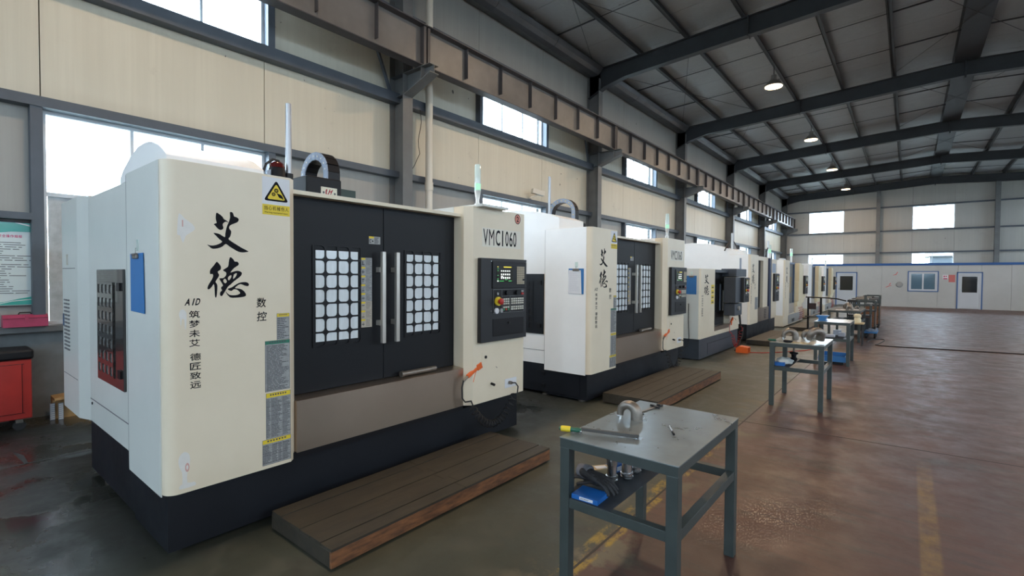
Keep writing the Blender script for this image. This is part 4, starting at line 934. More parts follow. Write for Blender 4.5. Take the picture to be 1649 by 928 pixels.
    # touch-up marks on the front corner
    if first:
        def touch(fn):
            a = Print((-3.4395+dx, dy, 0)); fn(a); a.build('touch_up_paint', M['touchup'], cab)
        touch(lambda a: a.poly([[(1.03, 2.12), (1.06, 2.09), (1.10, 2.06), (1.115, 2.03), (1.09, 2.005), (1.065, 1.985), (1.05, 1.94), (1.035, 1.985), (1.02, 1.99), (1.022, 2.05)]]))
        touch(lambda a: a.poly([[(1.025, 1.50), (1.03, 1.525), (1.045, 1.535), (1.062, 1.52), (1.066, 1.49), (1.062, 1.42), (1.056, 1.415), (1.053, 1.47), (1.04, 1.475), (1.037, 1.44), (1.032, 1.44), (1.031, 1.475)]]))
        touch(lambda a: a.poly([[(1.015, 0.60), (1.022, 0.635), (1.045, 0.655), (1.07, 0.64), (1.078, 0.60), (1.073, 0.55), (1.064, 0.53), (1.062, 0.46), (1.10, 0.455), (1.105, 0.43), (1.02, 0.43), (1.025, 0.455), (1.035, 0.46), (1.034, 0.53), (1.022, 0.56)]]))
        a = Print((-3.4390+dx, dy, 0)); a.disc(1.062, 0.555, 0.012, 0.028, r0=0.5); a.rect(1.045, 1.052, 2.04, 2.08); a.build('pink_mark', M['pinkmark'], cab)
    # machine head above the doors
    hb = MB(); hb.box(*((-4.30+dx, -3.90+dx, 2.085+dy, 2.41+dy, 2.20, 2.585) if first else (-4.92+dx, -4.35+dx, 1.98+dy, 2.35+dy, 2.20, 2.66))); hb = hb.build('spindle_head_cover', M['door'], t, bevel=0.012)
    if badge and first:
        bd = S('head_badge', M['badge'], -3.90, -3.896, 2.212, 2.362, 2.41, 2.505, hb)
        a = Print((-3.8955+dx, 2.212+dy, 2.41))
        a.poly([[(0.045, 0.075), (0.058, 0.078), (0.055, 0.06), (0.052, 0.045), (0.058, 0.038), (0.066, 0.045), (0.078, 0.078), (0.086, 0.080), (0.084, 0.066), (0.090, 0.064), (0.104, 0.078), (0.112, 0.078), (0.100, 0.055), (0.092, 0.038), (0.086, 0.036), (0.090, 0.054), (0.080, 0.056), (0.072, 0.040), (0.062, 0.022), (0.052, 0.022), (0.042, 0.032), (0.041, 0.055)]])
        a.build('badge_emblem', M['logored'], bd)
        a = Print((-3.8955+dx, 2.212+dy, 2.41)); a.disc(0.024, 0.048, 0.009, 0.010); a.disc(0.128, 0.046, 0.009, 0.010); a.rect(0.008, 0.013, 0.082, 0.087); a.rect(0.135, 0.140, 0.082, 0.087); a.build('badge_dots', M['ink'], bd)
    S('junction_box', M['darkgreen'], -4.35, -4.10, 2.46, 2.68, 2.25, 2.55)
    # drag chain: an arch of links in the X-Z plane
    cxx, czz, rad = (-4.14, 2.645, 0.195) if first else (-4.66, 2.84, 0.235)
    ch = MB().box(cxx-0.02+dx, cxx+0.02+dx, 2.24+dy, 2.30+dy, 2.22, 2.30).build('cable_chain', M['black'], t)
    N = 13
    path = [(-rad, -0.22), (-rad, -0.11)] + [(rad*-math.cos(PI*i/(N-4)), rad*math.sin(PI*i/(N-4))*0.85) for i in range(N-3)] + [(rad, -0.11), (rad, -0.22)]
    yA = 2.28 if first else 2.06
    for i in range(len(path)-1):
        (x0, z0), (x1, z1) = path[i], path[i+1]; d = Vector((x1-x0, 0, z1-z0)); nl = Vector((-d.z, 0, d.x)).normalized(); h = 0.034
        m = MB(); A = Vector((cxx+x0+dx, 0, czz+z0)); B = Vector((cxx+x1+dx, 0, czz+z1)); d2 = d*0.02; A -= d2; B += d2
        q = [A-nl*h, B-nl*h, B+nl*h, A+nl*h]
        m.prism([(p.x, p.z) for p in q], 'y', yA+0.008+dy, yA+0.12+dy); m.build('chain_link', M['black'], ch)
        m = MB(); m.prism([(p.x, p.z) for p in q], 'y', yA+dy, yA+0.008+dy); sp = m.build('side_plate', M['chainlight'], ch)
    a = MB()
    for i in range(len(path)-1):
        x, z = (path[i][0]+path[i+1][0])/2, (path[i][1]+path[i+1][1])/2; a.cyl((cxx+x+dx, yA-0.003+dy, czz+z), (cxx+x+dx, yA+dy, czz+z), 0.008, 8)
    a.build('chain_rivets', M['yellow'] if not first else M['key'], ch, kind='stuff')
    ax = dx if first else dx-0.92
    # air pipe and beacon motor
    MB().cyl((-3.9+ax, 1.935+dy, 2.2), (-3.9+ax, 1.935+dy, 3.125 if first else 3.44), 0.023, 16).build('air_pipe', M['pipe'], t, smooth=True)
    MB().cyl((-3.9+ax, 1.935+dy, 2.40), (-3.9+ax, 1.935+dy, 2.565), 0.034, 14).build('pipe_collar', M['black'], t, smooth=True)
    mt = MB().lathe((-3.9+ax, 1.842+dy, 2.25), [(0.062, 0), (0.062, 0.33), (0.055, 0.345)], 20).build('lubrication_motor', M['black'], t, smooth=True)
    MB().lathe((-3.9+ax, 1.842+dy, 2.595), [(0.058, 0), (0.052, 0.03), (0.03, 0.05), (0.005, 0.055)], 20).build('red_cap', M['redlens'], mt, smooth=True)
    box('blue_label', M['chainlight'], (-3.93+ax, -3.87+ax, 1.776+dy, 1.780+dy, 2.42, 2.57), mt)
    MB().tube([(-3.84+ax, 1.83+dy, 2.64), (-3.84+ax, 1.78+dy, 2.645), (-3.84+ax, 1.73+dy, 2.60), (-3.84+ax, 1.70+dy, 2.52), (-3.84+ax, 1.69+dy, 2.44)], 0.009, 6).build('motor_cable', M['rubber'], mt)
    # signal light on the right cabinet
    sx, sy_ = -3.46+dx, 3.69+dy
    sb = MB().lathe((sx, sy_, 2.45), [(0.030, 0), (0.030, 0.045), (0.020, 0.05), (0.018, 0.08), (0.032, 0.17), (0.034, 0.18)], 18).build('signal_stand', M['satin'], t, smooth=True)
    MB().lathe((sx, sy_, 2.63), [(0.032, 0), (0.032, 0.07)], 18).build('green_lens', M['greenglow'], sb)
    MB().lathe((sx, sy_, 2.70), [(0.032, 0), (0.032, 0.18), (0.026, 0.195)], 18).build('clear_lens', M['clearlens'], sb, smooth=True)
    # small fittings on the right cabinet
    fp = S('fitting_plate', front, -3.39, -3.387, 3.69, 3.80, 0.855, 0.965, rc)
    MB().cyl((-3.387+dx, 3.745+dy, 0.912), (-3.380+dx, 3.745+dy, 0.912), 0.016, 14).build('round_port', M['black'], fp)
    sp = S('socket_plate', M['paper'], -3.39, -3.385, 4.06, 4.26, 0.53, 0.63, rc, bevel=0.002)
    MB().cyl((-3.385+dx, 4.13+dy, 0.585), (-3.35+dx, 4.13+dy, 0.585), 0.018, 12).build('hose_socket', M['castiron'], sp)
    MB().cyl((-3.39+dx, 3.84+dy, 0.62), (-3.345+dx, 3.84+dy, 0.612), 0.014, 10).build('hook_peg', M['black'], rc)
    return t

def wooden_platform(label, x0, x1, y0, y1, h, boards=6):
    t = thing('wooden_platform', label, 'platform', ((x0+x1)/2, (y0+y1)/2, 0), 'operator platforms')
    f = MB(); e = 0.02
    box('edge_board', M['woodedge'], (x1-e, x1, y0, y1, 0.012, h-0.018), t, bevel=0.002)
    box('edge_board', M['wood'], (x0, x0+e, y0, y1, 0.012, h-0.018), t)
    box('end_board', M['wood'], (x0+e, x1-e, y0, y0+e, 0.012, h-0.018), t, bevel=0.002)
    box('end_board', M['wood'], (x0+e, x1-e, y1-e, y1, 0.012, h-0.018), t)
    for i in range(3):
        y = y0+0.1+(y1-y0-0.3)*i/2; box('runner', M['wood'], (x0+e, x1-e, y, y+0.08, 0, 0.03), t)
    rn = random.Random(int(y0*10)); w = (x1-x0)/boards
    for i in range(boards):
        cut = y0+(y1-y0)*(0.5 if i % 2 else 0.52); dz = rn.uniform(-0.002, 0.002)
        for a, b in ((y0, cut), (cut, y1)): box('plank', M['wood'], (x0+w*i+0.0025, x0+w*(i+1)-0.0025, a+0.002, b-0.002, h-0.018, h+dz), t)
    return t

def air_gun(label, X, y, z, mc, dx=0.0, plug=None, hosemat=None, floor_sag=0.20):
    """blow gun hooked on the cabinet with its coiled hose"""
    t = thing('air_gun', label, 'air gun', (X, y, z)); hm = hosemat or M['rubber']
    b = MB(); b.beam((X, y-0.11, z-0.035), (X, y+0.07, z+0.055), 0.030, 0.038); b.beam((X, y+0.02, z+0.035), (X, y+0.09, z+0.06), 0.036, 0.065); b.build('gun_body', mc, t, bevel=0.006)
    b = MB(); b.tube([(X, y+0.02, z+0.03), (X, y-0.01, z-0.03), (X, y-0.035, z-0.10)], 0.012, 8); b.build('trigger', mc, t, smooth=True)
    MB().cyl((X, y-0.10, z-0.03), (X, y-0.165, z-0.07), 0.013, 10).build('hose_coupling', M['castiron'], t, smooth=True)
    MB().tube([(X, y+0.08, z+0.058), (X, y+0.22, z+0.055), (X, y+0.28, z+0.04), (X+0.01, y+0.33, z-0.005)], 0.0045, 6).build('nozzle', M['castiron'], t)
    p1 = plug
    s0 = (X+0.045, y-0.09, z-0.33)
    h = MB().tube([(X, y-0.165, z-0.07), (X, y-0.185, z-0.13), (X, y-0.18, z-0.24), (X+0.01, y-0.15, z-0.28), (X+0.015, y-0.07, z-0.285), (X+0.02, y-0.05, z-0.33), s0], 0.008, 6)
    h.build('hose', hm, t)
    c = coil_path(s0, ((s0[0]+p1[0])/2+0.02, (s0[1]+p1[1])/2, floor_sag), (p1[0]+0.02, p1[1]+0.03, p1[2]-0.12), 17, 0.036, 12)
    MB().tube(c, 0.005, 5).build('coiled_hose', hm, t, smooth=True)
    MB().tube([c[-1], (p1[0]+0.05, p1[1]+0.05, p1[2]-0.04), (p1[0]+0.03, p1[1]+0.03, p1[2]), (p1[0], p1[1], p1[2])], 0.0075, 6).build('hose', hm, t)
    return t

def clipboard(label, x0, x1, y, z0, z1, paper, lean=0.0):
    """hangs on a side sheet facing -Y"""
    t = thing('clipboard', label, 'clipboard', ((x0+x1)/2, y, z0), 'clipboards hung on the machines')
    m = MB(); m.prism([(x0, z0), (x1+lean, z0-0.005), (x1, z1), (x0+0.0, z1)], 'y', y-0.008, y-0.004); m.build('board', M['blue'], t)
    if paper:
        m = MB(); m.prism([(x0-0.005, z0+0.002), (x1-0.03, z0-0.006), (x1-0.045, z1-0.025), (x0+0.005, z1-0.02)], 'y', y-0.0105, y-0.0085); m.build('paper_sheet', M['paper'], t)
        a = Print((0, y-0.0108, 0), u=(1, 0, 0)); a.lines(x0+0.02, x1-0.05, z0+0.03, z1-0.05, 22, th=0.2); a.build('sheet_print', mat('pale_print', (0.5, 0.52, 0.58), 0.7), t)
    c = MB(); c.box((x0+x1)/2-0.05, (x0+x1)/2+0.05, y-0.022, y-0.008, z1-0.035, z1-0.008); c.cyl(((x0+x1)/2-0.045, y-0.018, z1-0.008), ((x0+x1)/2+0.045, y-0.018, z1-0.008), 0.009, 8)
    c.build('clip', M['castiron'], t, bevel=0.003)
    MB().tube([((x0+x1)/2, y-0.012, z1-0.01), ((x0+x1)/2+0.004, y-0.012, z1+0.03), ((x0+x1)/2, y-0.006, z1+0.035)], 0.003, 6).build('hook', M['chrome'], t)
    box('hook_pad', M['clearlens'], ((x0+x1)/2-0.02, (x0+x1)/2+0.025, y-0.003, y, z1+0.015, z1+0.09), t)
    return t

# ---- machine 1 and what hangs on it
vmc_large('cream and charcoal machining centre nearest the camera, with a red number 2 disc', -3.5, 0.975)
wooden_platform('brown wooden platform lying in front of the nearest machine', -3.36, -2.61, 1.54, 3.80, 0.128)
clipboard('blue clipboard without paper hung on the side of the nearest machine', -4.08, -3.80, 0.944, 1.50, 1.885, False, lean=0.02)
air_gun('orange air gun with black coiled hose hooked on the nearest machine', -3.40, 3.60, 0.78, M['orange'], plug=(-3.35, 4.13, 0.585), floor_sag=0.215)
# ---- machine 2
vmc_large('second cream machining centre from the camera, white sided with yellow dotted cable chain on top', -3.43, 5.88, first=False, white=True)
wooden_platform('brown wooden platform lying in front of the second machine', -3.28, -2.48, 6.06, 8.78, 0.14)
clipboard('blue clipboard with a white paper sheet hung on the side of the second machine', -3.72, -3.475, 5.85, 1.515, 1.865, True)
air_gun('orange air gun with black coiled hose hooked on the second machine', -3.33, 8.50, 0.74, M['orange'], plug=(-3.28, 9.03, 0.585), floor_sag=0.10)

# ---- machine 3: the small one
def vmc_small():
    t = thing('machining_center', 'small grey and white machining centre, third in the row, with pedal beside it', 'machine', (-3.38, 10.42, 0), 'row of machining centres')
    y0, y1 = 10.42, 13.42; X = -3.38
    b = MB(); b.box(-5.4, X-0.02, y0+0.02, y1, 0.02, 0.45); base = b.build('base', M['base_grey'], t)
    box('base_panel', M['base_grey'], (X-0.02, X-0.012, 11.0, 12.75, 0.07, 0.30), base, bevel=0.003)
    box('base_panel_edge', M['black'], (X-0.02, X-0.015, 10.98, 12.77, 0.295, 0.31), base)
    wt = MB(); wt.box(-5.4, -3.70, y0+0.01, y1, 0.45, 1.93); wt.build('enclosure_body', M['greyside'], t)
    MB().prism([(-3.72, y0), (X-0.03, y0), (X, y0+0.03), (X, 11.40), (X-0.04, 11.43), (-3.72, 11.43)], 'z', 0.45, 1.94).build('left_front_panel', M['cream'], t)
    box('side_skin', M['greyside'], (-3.72, X-0.035, y0-0.004, y0, 0.45, 1.938), t)
    box('lower_front_panel', M['cream'], (-3.70, X, 11.40, y1, 0.45, 0.545), t)
    box('sill', M['steel'], (-3.64, X+0.004, 11.42, 12.62, 0.545, 0.64), t)
    box('top_rail', M['base_grey'], (-3.72, X, 11.43, 12.66, 1.87, 1.935), t)
    box('right_front_panel', M['cream'], (-3.70, X, 12.60, y1, 0.545, 1.90), t)
    d = box('sliding_door', M['door'], (-3.56, -3.52, 11.43, 12.60, 0.64, 1.87), t)
    box('door_window', M['darkglass'], (-3.52, -3.515, 11.62, 12.25, 0.95, 1.60), d)
    box('window_frame', M['black'], (-3.515, -3.49, 12.02, 12.36, 0.92, 1.66), d)
    box('door_window', M['chainlight'], (-3.49, -3.487, 12.14, 12.26, 0.97, 1.60), d)
    box('door_handle', M['satin'], (-3.52, -3.47, 12.42, 12.46, 0.95, 1.45), d)
    rb = box('control_arm_housing', M['base_grey'], (-3.55, -3.20, 12.45, 13.38, 1.78, 1.97), t, bevel=0.01)
    MB().cyl((-3.3, 13.2, 1.97), (-3.3, 13.2, 2.25), 0.022, 10).build('lamp_post', M['chainlight'], t, smooth=True)
    cp = box('control_box', M['base_grey'], (-3.38, -3.12, 12.10, 12.95, 1.16, 1.77), t, bevel=0.006)
    control_panel(t, -3.05, 12.55, 13.05, 1.16, 1.76, th=0.07)
    lb = box('handwheel_box', M['base_grey'], (-3.38, -3.14, 12.12, 12.75, 0.86, 1.14), t, bevel=0.006)
    MB().cyl((-3.14, 12.40, 1.03), (-3.10, 12.40, 1.03), 0.055, 16).build('handwheel', M['satin'], lb, smooth=True)
    MB().tube([(-3.14, 12.50, 0.86), (-3.12, 12.52, 0.65), (-3.12, 12.60, 0.56), (-3.14, 12.66, 0.68), (-3.16, 12.66, 0.88)], 0.014, 8).build('handwheel_cable', M['rubber'], lb, smooth=True)
    a = big_lettering(t, X+0.0015, sy=1.35, oy=-0.04, oz=0.10, sz=0.80, kong=False)
    for i in range(4):
        s = box('safety_sticker', M['yellow'], (X, X+0.0015, 11.14+0.0, 11.34, 1.50-i*0.11, 1.50-i*0.11+0.095), t)
        box('sticker_print', M['ink'], (X+0.0015, X+0.002, 11.18, 11.30, 1.52-i*0.11, 1.52-i*0.11+0.03), s)
    f = MB(); 
    for x in (-5.2, -3.55):
        for y in (y0+0.12, y1-0.12): f.cyl((x, y, 0), (x, y, 0.02), 0.05, 12)
    f.build('levelling_feet', M['castiron'], t)
    MB().tube([(-3.62, y0-0.012, 1.2), (-3.62, y0-0.012, 0.85), (-3.60, y0-0.012, 0.5), (-3.61, y0-0.02, 0.30), (-3.72, y0-0.02, 0.25)], 0.008, 6).build('air_hose', M['rubber'], t)
    return t
vmc_small()
clipboard('plain blue clipboard hung on the side of the small third machine', -3.67, -3.46, 10.416, 1.40, 1.79, False)
air_gun('red air gun with red coiled hose hooked on the small third machine', -3.33, 12.62, 0.70, M['orange'], plug=(-3.32, 13.30, 0.52), hosemat=M['red'], floor_sag=0.06)
t = thing('foot_pedal', 'orange foot pedal guard on the floor beside the small machine', 'foot pedal', (-2.98, 12.35, 0))
MB().prism([(-3.12, 0.0), (-2.86, 0.0), (-2.86, 0.13), (-3.06, 0.15), (-3.12, 0.10)], 'y', 12.42, 12.44).build('guard_side', M['orange'], t)
MB().prism([(-3.12, 0.0), (-2.86, 0.0), (-2.86, 0.13), (-3.06, 0.15), (-3.12, 0.10)], 'y', 12.20, 12.22).build('guard_side', M['orange'], t)
MB().prism([(-3.12, 0.10), (-3.06, 0.15), (-2.86, 0.13), (-2.86, 0.12), (-3.06, 0.135), (-3.10, 0.09)], 'y', 12.22, 12.42).build('guard_top', M['orange'], t)
MB().prism([(-3.08, 0.01), (-2.90, 0.01), (-2.90, 0.03), (-3.06, 0.07)], 'y', 12.24, 12.40).build('pedal', M['black'], t)
box('base_plate', M['orange'], (-3.12, -2.86, 12.22, 12.42, 0, 0.01), t)
tag(MB().tube([(-3.12, 12.32, 0.03), (-3.2, 12.4, 0.02), (-3.24, 12.75, 0.012), (-3.2, 13.1, 0.3), (-3.22, 13.25, 0.5)], 0.012, 6).build('pedal_cable', M['rubber']), 'black cable running from the orange pedal up to the small machine', 'cable')
tag(MB().tube([(-2.84, 12.35, 0.01), (-2.6, 12.5, 0.008), (-2.3, 12.9, 0.008), (-1.9, 13.6, 0.008), (-1.65, 14.6, 0.008), (-1.75, 15.6, 0.008), (-2.2, 16.3, 0.008), (-2.45, 17.4, 0.008)], 0.009, 6).build('red_air_hose', M['red']), 'red air hose lying on the floor beyond the orange pedal', 'hose')

# ---- machine 4: tall, partly hidden by the small one
def vmc_tall():
    oy = 14.60; X = -3.40
    t = thing('machining_center', 'tall white machining centre with a dark blue stripe, fourth in the row', 'machine', (X, oy, 0), 'row of machining centres')
    box('base', M['base'], (-5.7, X-0.06, oy, oy+3.6, 0.03, 0.46), t)
    f = MB()
    for x in (-5.5, X-0.25):
        for y in (oy+0.15, oy+3.45): f.cyl((x, y, 0), (x, y, 0.03), 0.06, 12)
    f.build('levelling_feet', M['castiron'], t)
    MB().prism([(-3.95, oy+0.02), (X-0.05, oy+0.02), (X, oy+0.07), (X, oy+0.95), (X-0.04, oy+0.99), (-3.95, oy+0.99)], 'z', 0.45, 2.41).build('left_front_cabinet', M['cream'], t)
    box('side_skin', M['white'], (-3.95, X-0.055, oy+0.012, oy+0.018, 0.45, 2.405), t)
    box('enclosure_body', M['white'], (-5.75, -3.95, oy+0.03, oy+3.5, 0.46, 2.40), t)
    MB().prism([(-5.75, 2.40), (-5.75, 2.62), (-5.3, 2.76), (-5.0, 2.775), (-4.6, 2.75), (-4.1, 2.62), (-3.74, 2.50), (-3.74, 2.40)], 'y', oy+0.05, oy+0.75).build('roof_hood', M['white'], t, smooth=True)
    box('head_cover', M['white'], (-4.55, -3.95, oy+0.9, oy+2.0, 2.40, 2.60), t)
    d = box('sliding_door', M['door'], (-3.58, -3.54, oy+0.99, oy+1.85, 0.55, 2.28), t)
    pr = MB(); cell_grid(pr, lambda a, b: Vector((-3.54, a, b)), oy+1.22, oy+1.55, 1.0, 1.9, 3, 8, 0.006); 
    box('door_window', M['greypaper'], (-3.54, -3.538, oy+1.27, oy+1.5, 1.02, 1.88), d); pr.build('window_lattice', M['black'], d)
    box('door_header', M['cream'], (-3.62, -3.46, oy+0.99, oy+2.5, 2.28, 2.40), t)
    box('centre_panel', M['cream'], (-3.60, -3.46, oy+1.85, oy+2.5, 0.86, 2.28), t)
    box('blue_stripe', M['navystripe'], (-3.60, X-0.01, oy+2.5, oy+2.74, 0.46, 2.38), t)
    box('splash_apron', M['steel'], (-3.60, X-0.02, oy+0.99, oy+2.5, 0.46, 0.86), t)
    sh = MB(); [sh.box(X-0.02, X-0.012, oy+1.9+0.0, oy+2.1, 0.52+i*0.05, 0.54+i*0.05) for i in range(6)]; sh.build('vent_louvres', M['black'], t, kind='stuff')
    box('right_front_cabinet', M['cream'], (-3.95, X, oy+2.74, oy+3.5, 0.46, 2.36), t)
    box('number_backing', M['chainlight'], (X, X+0.002, oy+2.80, oy+3.35, 1.92, 2.22), t)
    control_panel(t, X+0.06, oy+2.95, oy+3.62, 1.0, 1.9, th=0.06)
    big_lettering(t, X+0.0015, sy=1.1)
    sticker(t, X, oy+0.60, oy+0.93, 0.85, 1.20, None, M['greypaper'], 18)
    MB().cyl((-4.0, oy+0.45, 2.40), (-4.0, oy+0.45, 3.05), 0.03, 12).build('air_pipe', M['alu'], t, smooth=True)
    m = MB().lathe((-4.05, oy+0.12, 2.4), [(0.07, 0), (0.07, 0.16), (0.05, 0.18)], 14).build('lubrication_motor', M['black'], t, smooth=True)
    MB().lathe((-4.05, oy+0.12, 2.58), [(0.055, 0), (0.03, 0.05)], 14).build('red_cap', M['redlens'], m, smooth=True)
    MB().tube([(-4.05+0.1*0, oy-0.1+0.28*i/6*4, 2.52+0.32*math.sin(PI*i/8)) for i in range(9)], 0.018, 6).build('cable_loop', M['black'], t, smooth=True)
    sb = MB().lathe((-3.5, oy+2.9, 2.36), [(0.04, 0), (0.04, 0.2)], 12).build('signal_stand', M['satin'], t, smooth=True)
    MB().lathe((-3.5, oy+2.9, 2.56), [(0.042, 0), (0.042, 0.12)], 12).build('green_lens', M['greenglow'], sb)
    MB().lathe((-3.5, oy+2.9, 2.68), [(0.042, 0), (0.042, 0.14)], 12).build('clear_lens', M['clearlens'], sb)
vmc_tall()
wooden_platform('brown wooden platform lying in front of the tall fourth machine', -3.30, -2.58, 12.95+0.9, 16.9, 0.13)

# ---- machines 5 to 7: cream with blue and grey doors
def vmc_blue(oy, label, nearest):
    X = -3.40
    t = thing('machining_center', label, 'machine', (X, oy, 0), 'row of machining centres')
    box('base', M['cream'], (-5.6, X-0.02, oy, oy+4.0, 0.03, 0.42), t)
    bb = box('base_front', M['greypaper'], (X-0.02, X-0.01, oy+0.9, oy+3.95, 0.06, 0.40), t)
    box('base_slot', M['black'], (X-0.01, X-0.006, oy+1.6, oy+2.1, 0.10, 0.22), bb)
    f = MB()
    for x in (-5.4, X-0.2):
        for y in (oy+0.2, oy+3.8): f.cyl((x, y, 0), (x, y, 0.03), 0.06, 12)
    f.build('levelling_feet', M['castiron'], t)
    MB().prism([(-4.2, oy+0.02), (X-0.04, oy+0.02), (X, oy+0.06), (X, oy+0.90), (-4.2, oy+0.90)], 'z', 0.38, 2.40).build('left_front_cabinet', M['cream'] if nearest else M['white'], t)
    box('side_skin', M['white'], (-4.2, X-0.045, oy+0.012, oy+0.018, 0.38, 2.395), t)
    box('enclosure_body', M['white'], (-5.6, -4.2, oy+0.03, oy+3.9, 0.42, 2.34), t)
    d = box('sliding_door', M['column'], (-3.56, -3.50, oy+0.90, oy+2.2, 0.80, 2.28), t)
    box('door_ridge', M['steel'], (-3.50, -3.47, oy+1.3, oy+1.36, 1.0, 2.1), d); box('door_window', M['darkglass'], (-3.50, -3.495, oy+1.45, oy+1.8, 1.2, 1.8), d)
    box('blue_header', M['bluepaint'], (-3.56, X-0.05, oy+0.90, oy+2.35, 2.28, 2.35), t)
    box('blue_post', M['bluepaint'], (-3.56, X-0.06, oy+2.2, oy+2.3, 0.80, 2.28), t)
    box('splash_apron', M['satin'], (-3.62, X-0.05, oy+0.9, oy+2.3, 0.40, 0.80), t)
    r = 0.5; x1 = X+0.10
    pts = [(oy+2.3, 1.62), (oy+2.3, 2.34)] + [(oy+3.15-0.5+0.5*math.sin(PI/2*i/6), 2.34-0.5+0.5*math.cos(PI/2*i/6)) for i in range(7)] + [(oy+3.15, 1.62)]
    MB().prism(pts, 'x', -4.1, x1).build('upper_cabinet', M['cream2'], t)
    MB().prism([(oy+2.3, 0.86), (oy+2.3, 1.61), (oy+3.9, 1.61), (oy+3.9, 1.0), (oy+3.2, 0.86)], 'x', -4.1, x1-0.01).build('middle_cabinet', M['cream2'], t)
    MB().prism([(oy+2.3, 0.66), (oy+2.3, 0.85), (oy+3.2, 0.85), (oy+3.85, 0.99), (oy+3.85, 0.80), (oy+3.0, 0.66)], 'x', -4.1, x1-0.05).build('lower_trim', M['cream2'], t)
    box('lower_cabinet', M['cream'], (-4.1, X, oy+2.3, oy+3.85, 0.40, 0.66), t)
    box('front_post', M['cream'], (-4.1, X+0.02, oy+3.2, oy+3.85, 1.62, 2.30), t)
    control_panel(t, X+0.16, oy+3.30, oy+4.0, 1.12, 1.86, th=0.07)
    if nearest:
        big_lettering(t, X+0.0015, sy=1.2)
        MB().cyl((-4.0, oy+0.30, 2.40), (-4.0, oy+0.30, 3.1), 0.035, 12).build('air_pipe', M['alu'], t, smooth=True)
        MB().tube([(-4.0, oy-0.2+0.14*i, 2.45+0.42*math.sin(PI*i/8)) for i in range(9)], 0.02, 6).build('cable_loop', M['black'], t, smooth=True)
        box('work_light', M['alu'], (-3.62, -3.5, oy+0.1, oy+0.7, 2.40, 2.46), t)
    sb = MB().lathe((-3.6, oy+2.4, 2.34), [(0.03, 0), (0.03, 0.28)], 12).build('signal_stand', M['satin'], t, smooth=True)
    MB().lathe((-3.6, oy+2.4, 2.62), [(0.045, 0), (0.045, 0.13)], 12).build('green_lens', M['greenglow'] if nearest else M['clearlens'], sb)
    if nearest: MB().lathe((-3.6, oy+2.4, 2.75), [(0.045, 0), (0.045, 0.16)], 12).build('clear_lens', M['clearlens'], sb)
    s = MB()
    for i in range(3): s.tube(coil_path((X+0.05, oy+2.6+i*0.35, 0.62), (X+0.1, oy+2.7+i*0.35, 0.35), (X+0.05, oy+2.75+i*0.35, 0.12), 6, 0.03, 6), 0.007, 4)
    s.build('coiled_hoses', M['red'], t, kind='stuff')
vmc_blue(19.45, 'fifth machining centre, cream with brush characters, blue post and rounded cabinet', True)
vmc_blue(24.75, 'sixth machining centre, cream rounded cabinet with blue post, second from the far end', False)
vmc_blue(29.65, 'last machining centre of the row, cream and blue, nearest the office cabin', False)
wooden_platform('brown wooden platform in front of the fifth machine, furthest one', -3.10, -2.50, 18.6, 21.2, 0.12)

# ================================================================== LEFT CORNER: cabinet, toolbox, poster
t = thing('tool_cabinet', 'red steel tool cabinet with a black top on casters by the window wall', 'cabinet', (-7.80, 0.35, 0))
box('body', M['redcab'], (-8.02, -7.60, -0.20, 0.84, 0.13, 0.79), t, bevel=0.01)
box('cabinet_top', M['black'], (-8.04, -7.58, -0.22, 0.86, 0.79, 0.90), t, bevel=0.025)
d = box('door', M['redcab'], (-7.60, -7.59, -0.12, 0.76, 0.20, 0.74), t, bevel=0.003)
o_ = MB()
for a in ((-0.14, 0.78, 0.195, 0.2), (-0.14, 0.78, 0.74, 0.745), (-0.14, -0.12, 0.2, 0.74), (0.76, 0.765, 0.2, 0.74)): o_.box(-7.60, -7.594, *a)
o_.build('door_gap', M['black'], t)
for x in (-7.97, -7.66):
    for y in (-0.1, 0.74):
        c = MB(); c.tube([(x-0.018, y, 0.055), (x+0.018, y, 0.055)], 0.055, 14); c.build('caster_wheel', M['rubber'], t, smooth=True); box('caster_fork', M['castiron'], (x-0.03, x+0.03, y-0.03, y+0.03, 0.085, 0.13), t)
t = thing('toolbox', 'magenta steel toolbox with black handle on the wall ledge under the poster', 'toolbox', (-8.12, 0.84, 1.12))
MB().prism([(-8.19, 1.12), (-8.01, 1.12), (-8.01, 1.225), (-8.06, 1.262), (-8.14, 1.262), (-8.19, 1.225)], 'y', 0.655, 1.035).build('body', M['pink'], t)
box('lid_seam', M['black'], (-8.012, -8.008, 0.655, 1.035, 1.218, 1.222), t)
MB().tube([(-8.10, 0.79, 1.262), (-8.10, 0.80, 1.285), (-8.10, 0.89, 1.285), (-8.10, 0.90, 1.262)], 0.007, 8).build('handle', M['rubber'], t, smooth=True)
box('latch', M['pink'], (-8.01, -8.0, 0.835, 0.865, 1.19, 1.25), t)
t = thing('framed_poster', 'framed white and teal safety rules poster on the wall above the toolbox', 'poster', (-8.19, 0.60, 1.36))
Y0_, Y1_, Z0_, Z1_ = 0.20, 1.005, 1.365, 2.35
box('poster_sheet', M['posterwhite'], (-8.195, -8.175, Y0_, Y1_, Z0_, Z1_), t)
f = MB()
for a in ((Y0_-0.012, Y1_+0.012, Z0_-0.012, Z0_+0.006), (Y0_-0.012, Y1_+0.012, Z1_-0.006, Z1_+0.012), (Y0_-0.012, Y0_+0.006, Z0_, Z1_), (Y1_-0.006, Y1_+0.012, Z0_, Z1_)): f.box(-8.2, -8.165, *a)
f.build('frame', M['ink'], t)
a = Print((-8.1735, 0, 0)); a.poly([[(Y0_, Z1_-0.005), (Y1_-0.01, Z1_-0.005), (Y1_-0.01, Z1_-0.13), (0.90, Z1_-0.11), (0.75, Z1_-0.115), (0.55, Z1_-0.15), (0.35, Z1_-0.17), (Y0_, Z1_-0.17)]], smooth=False)
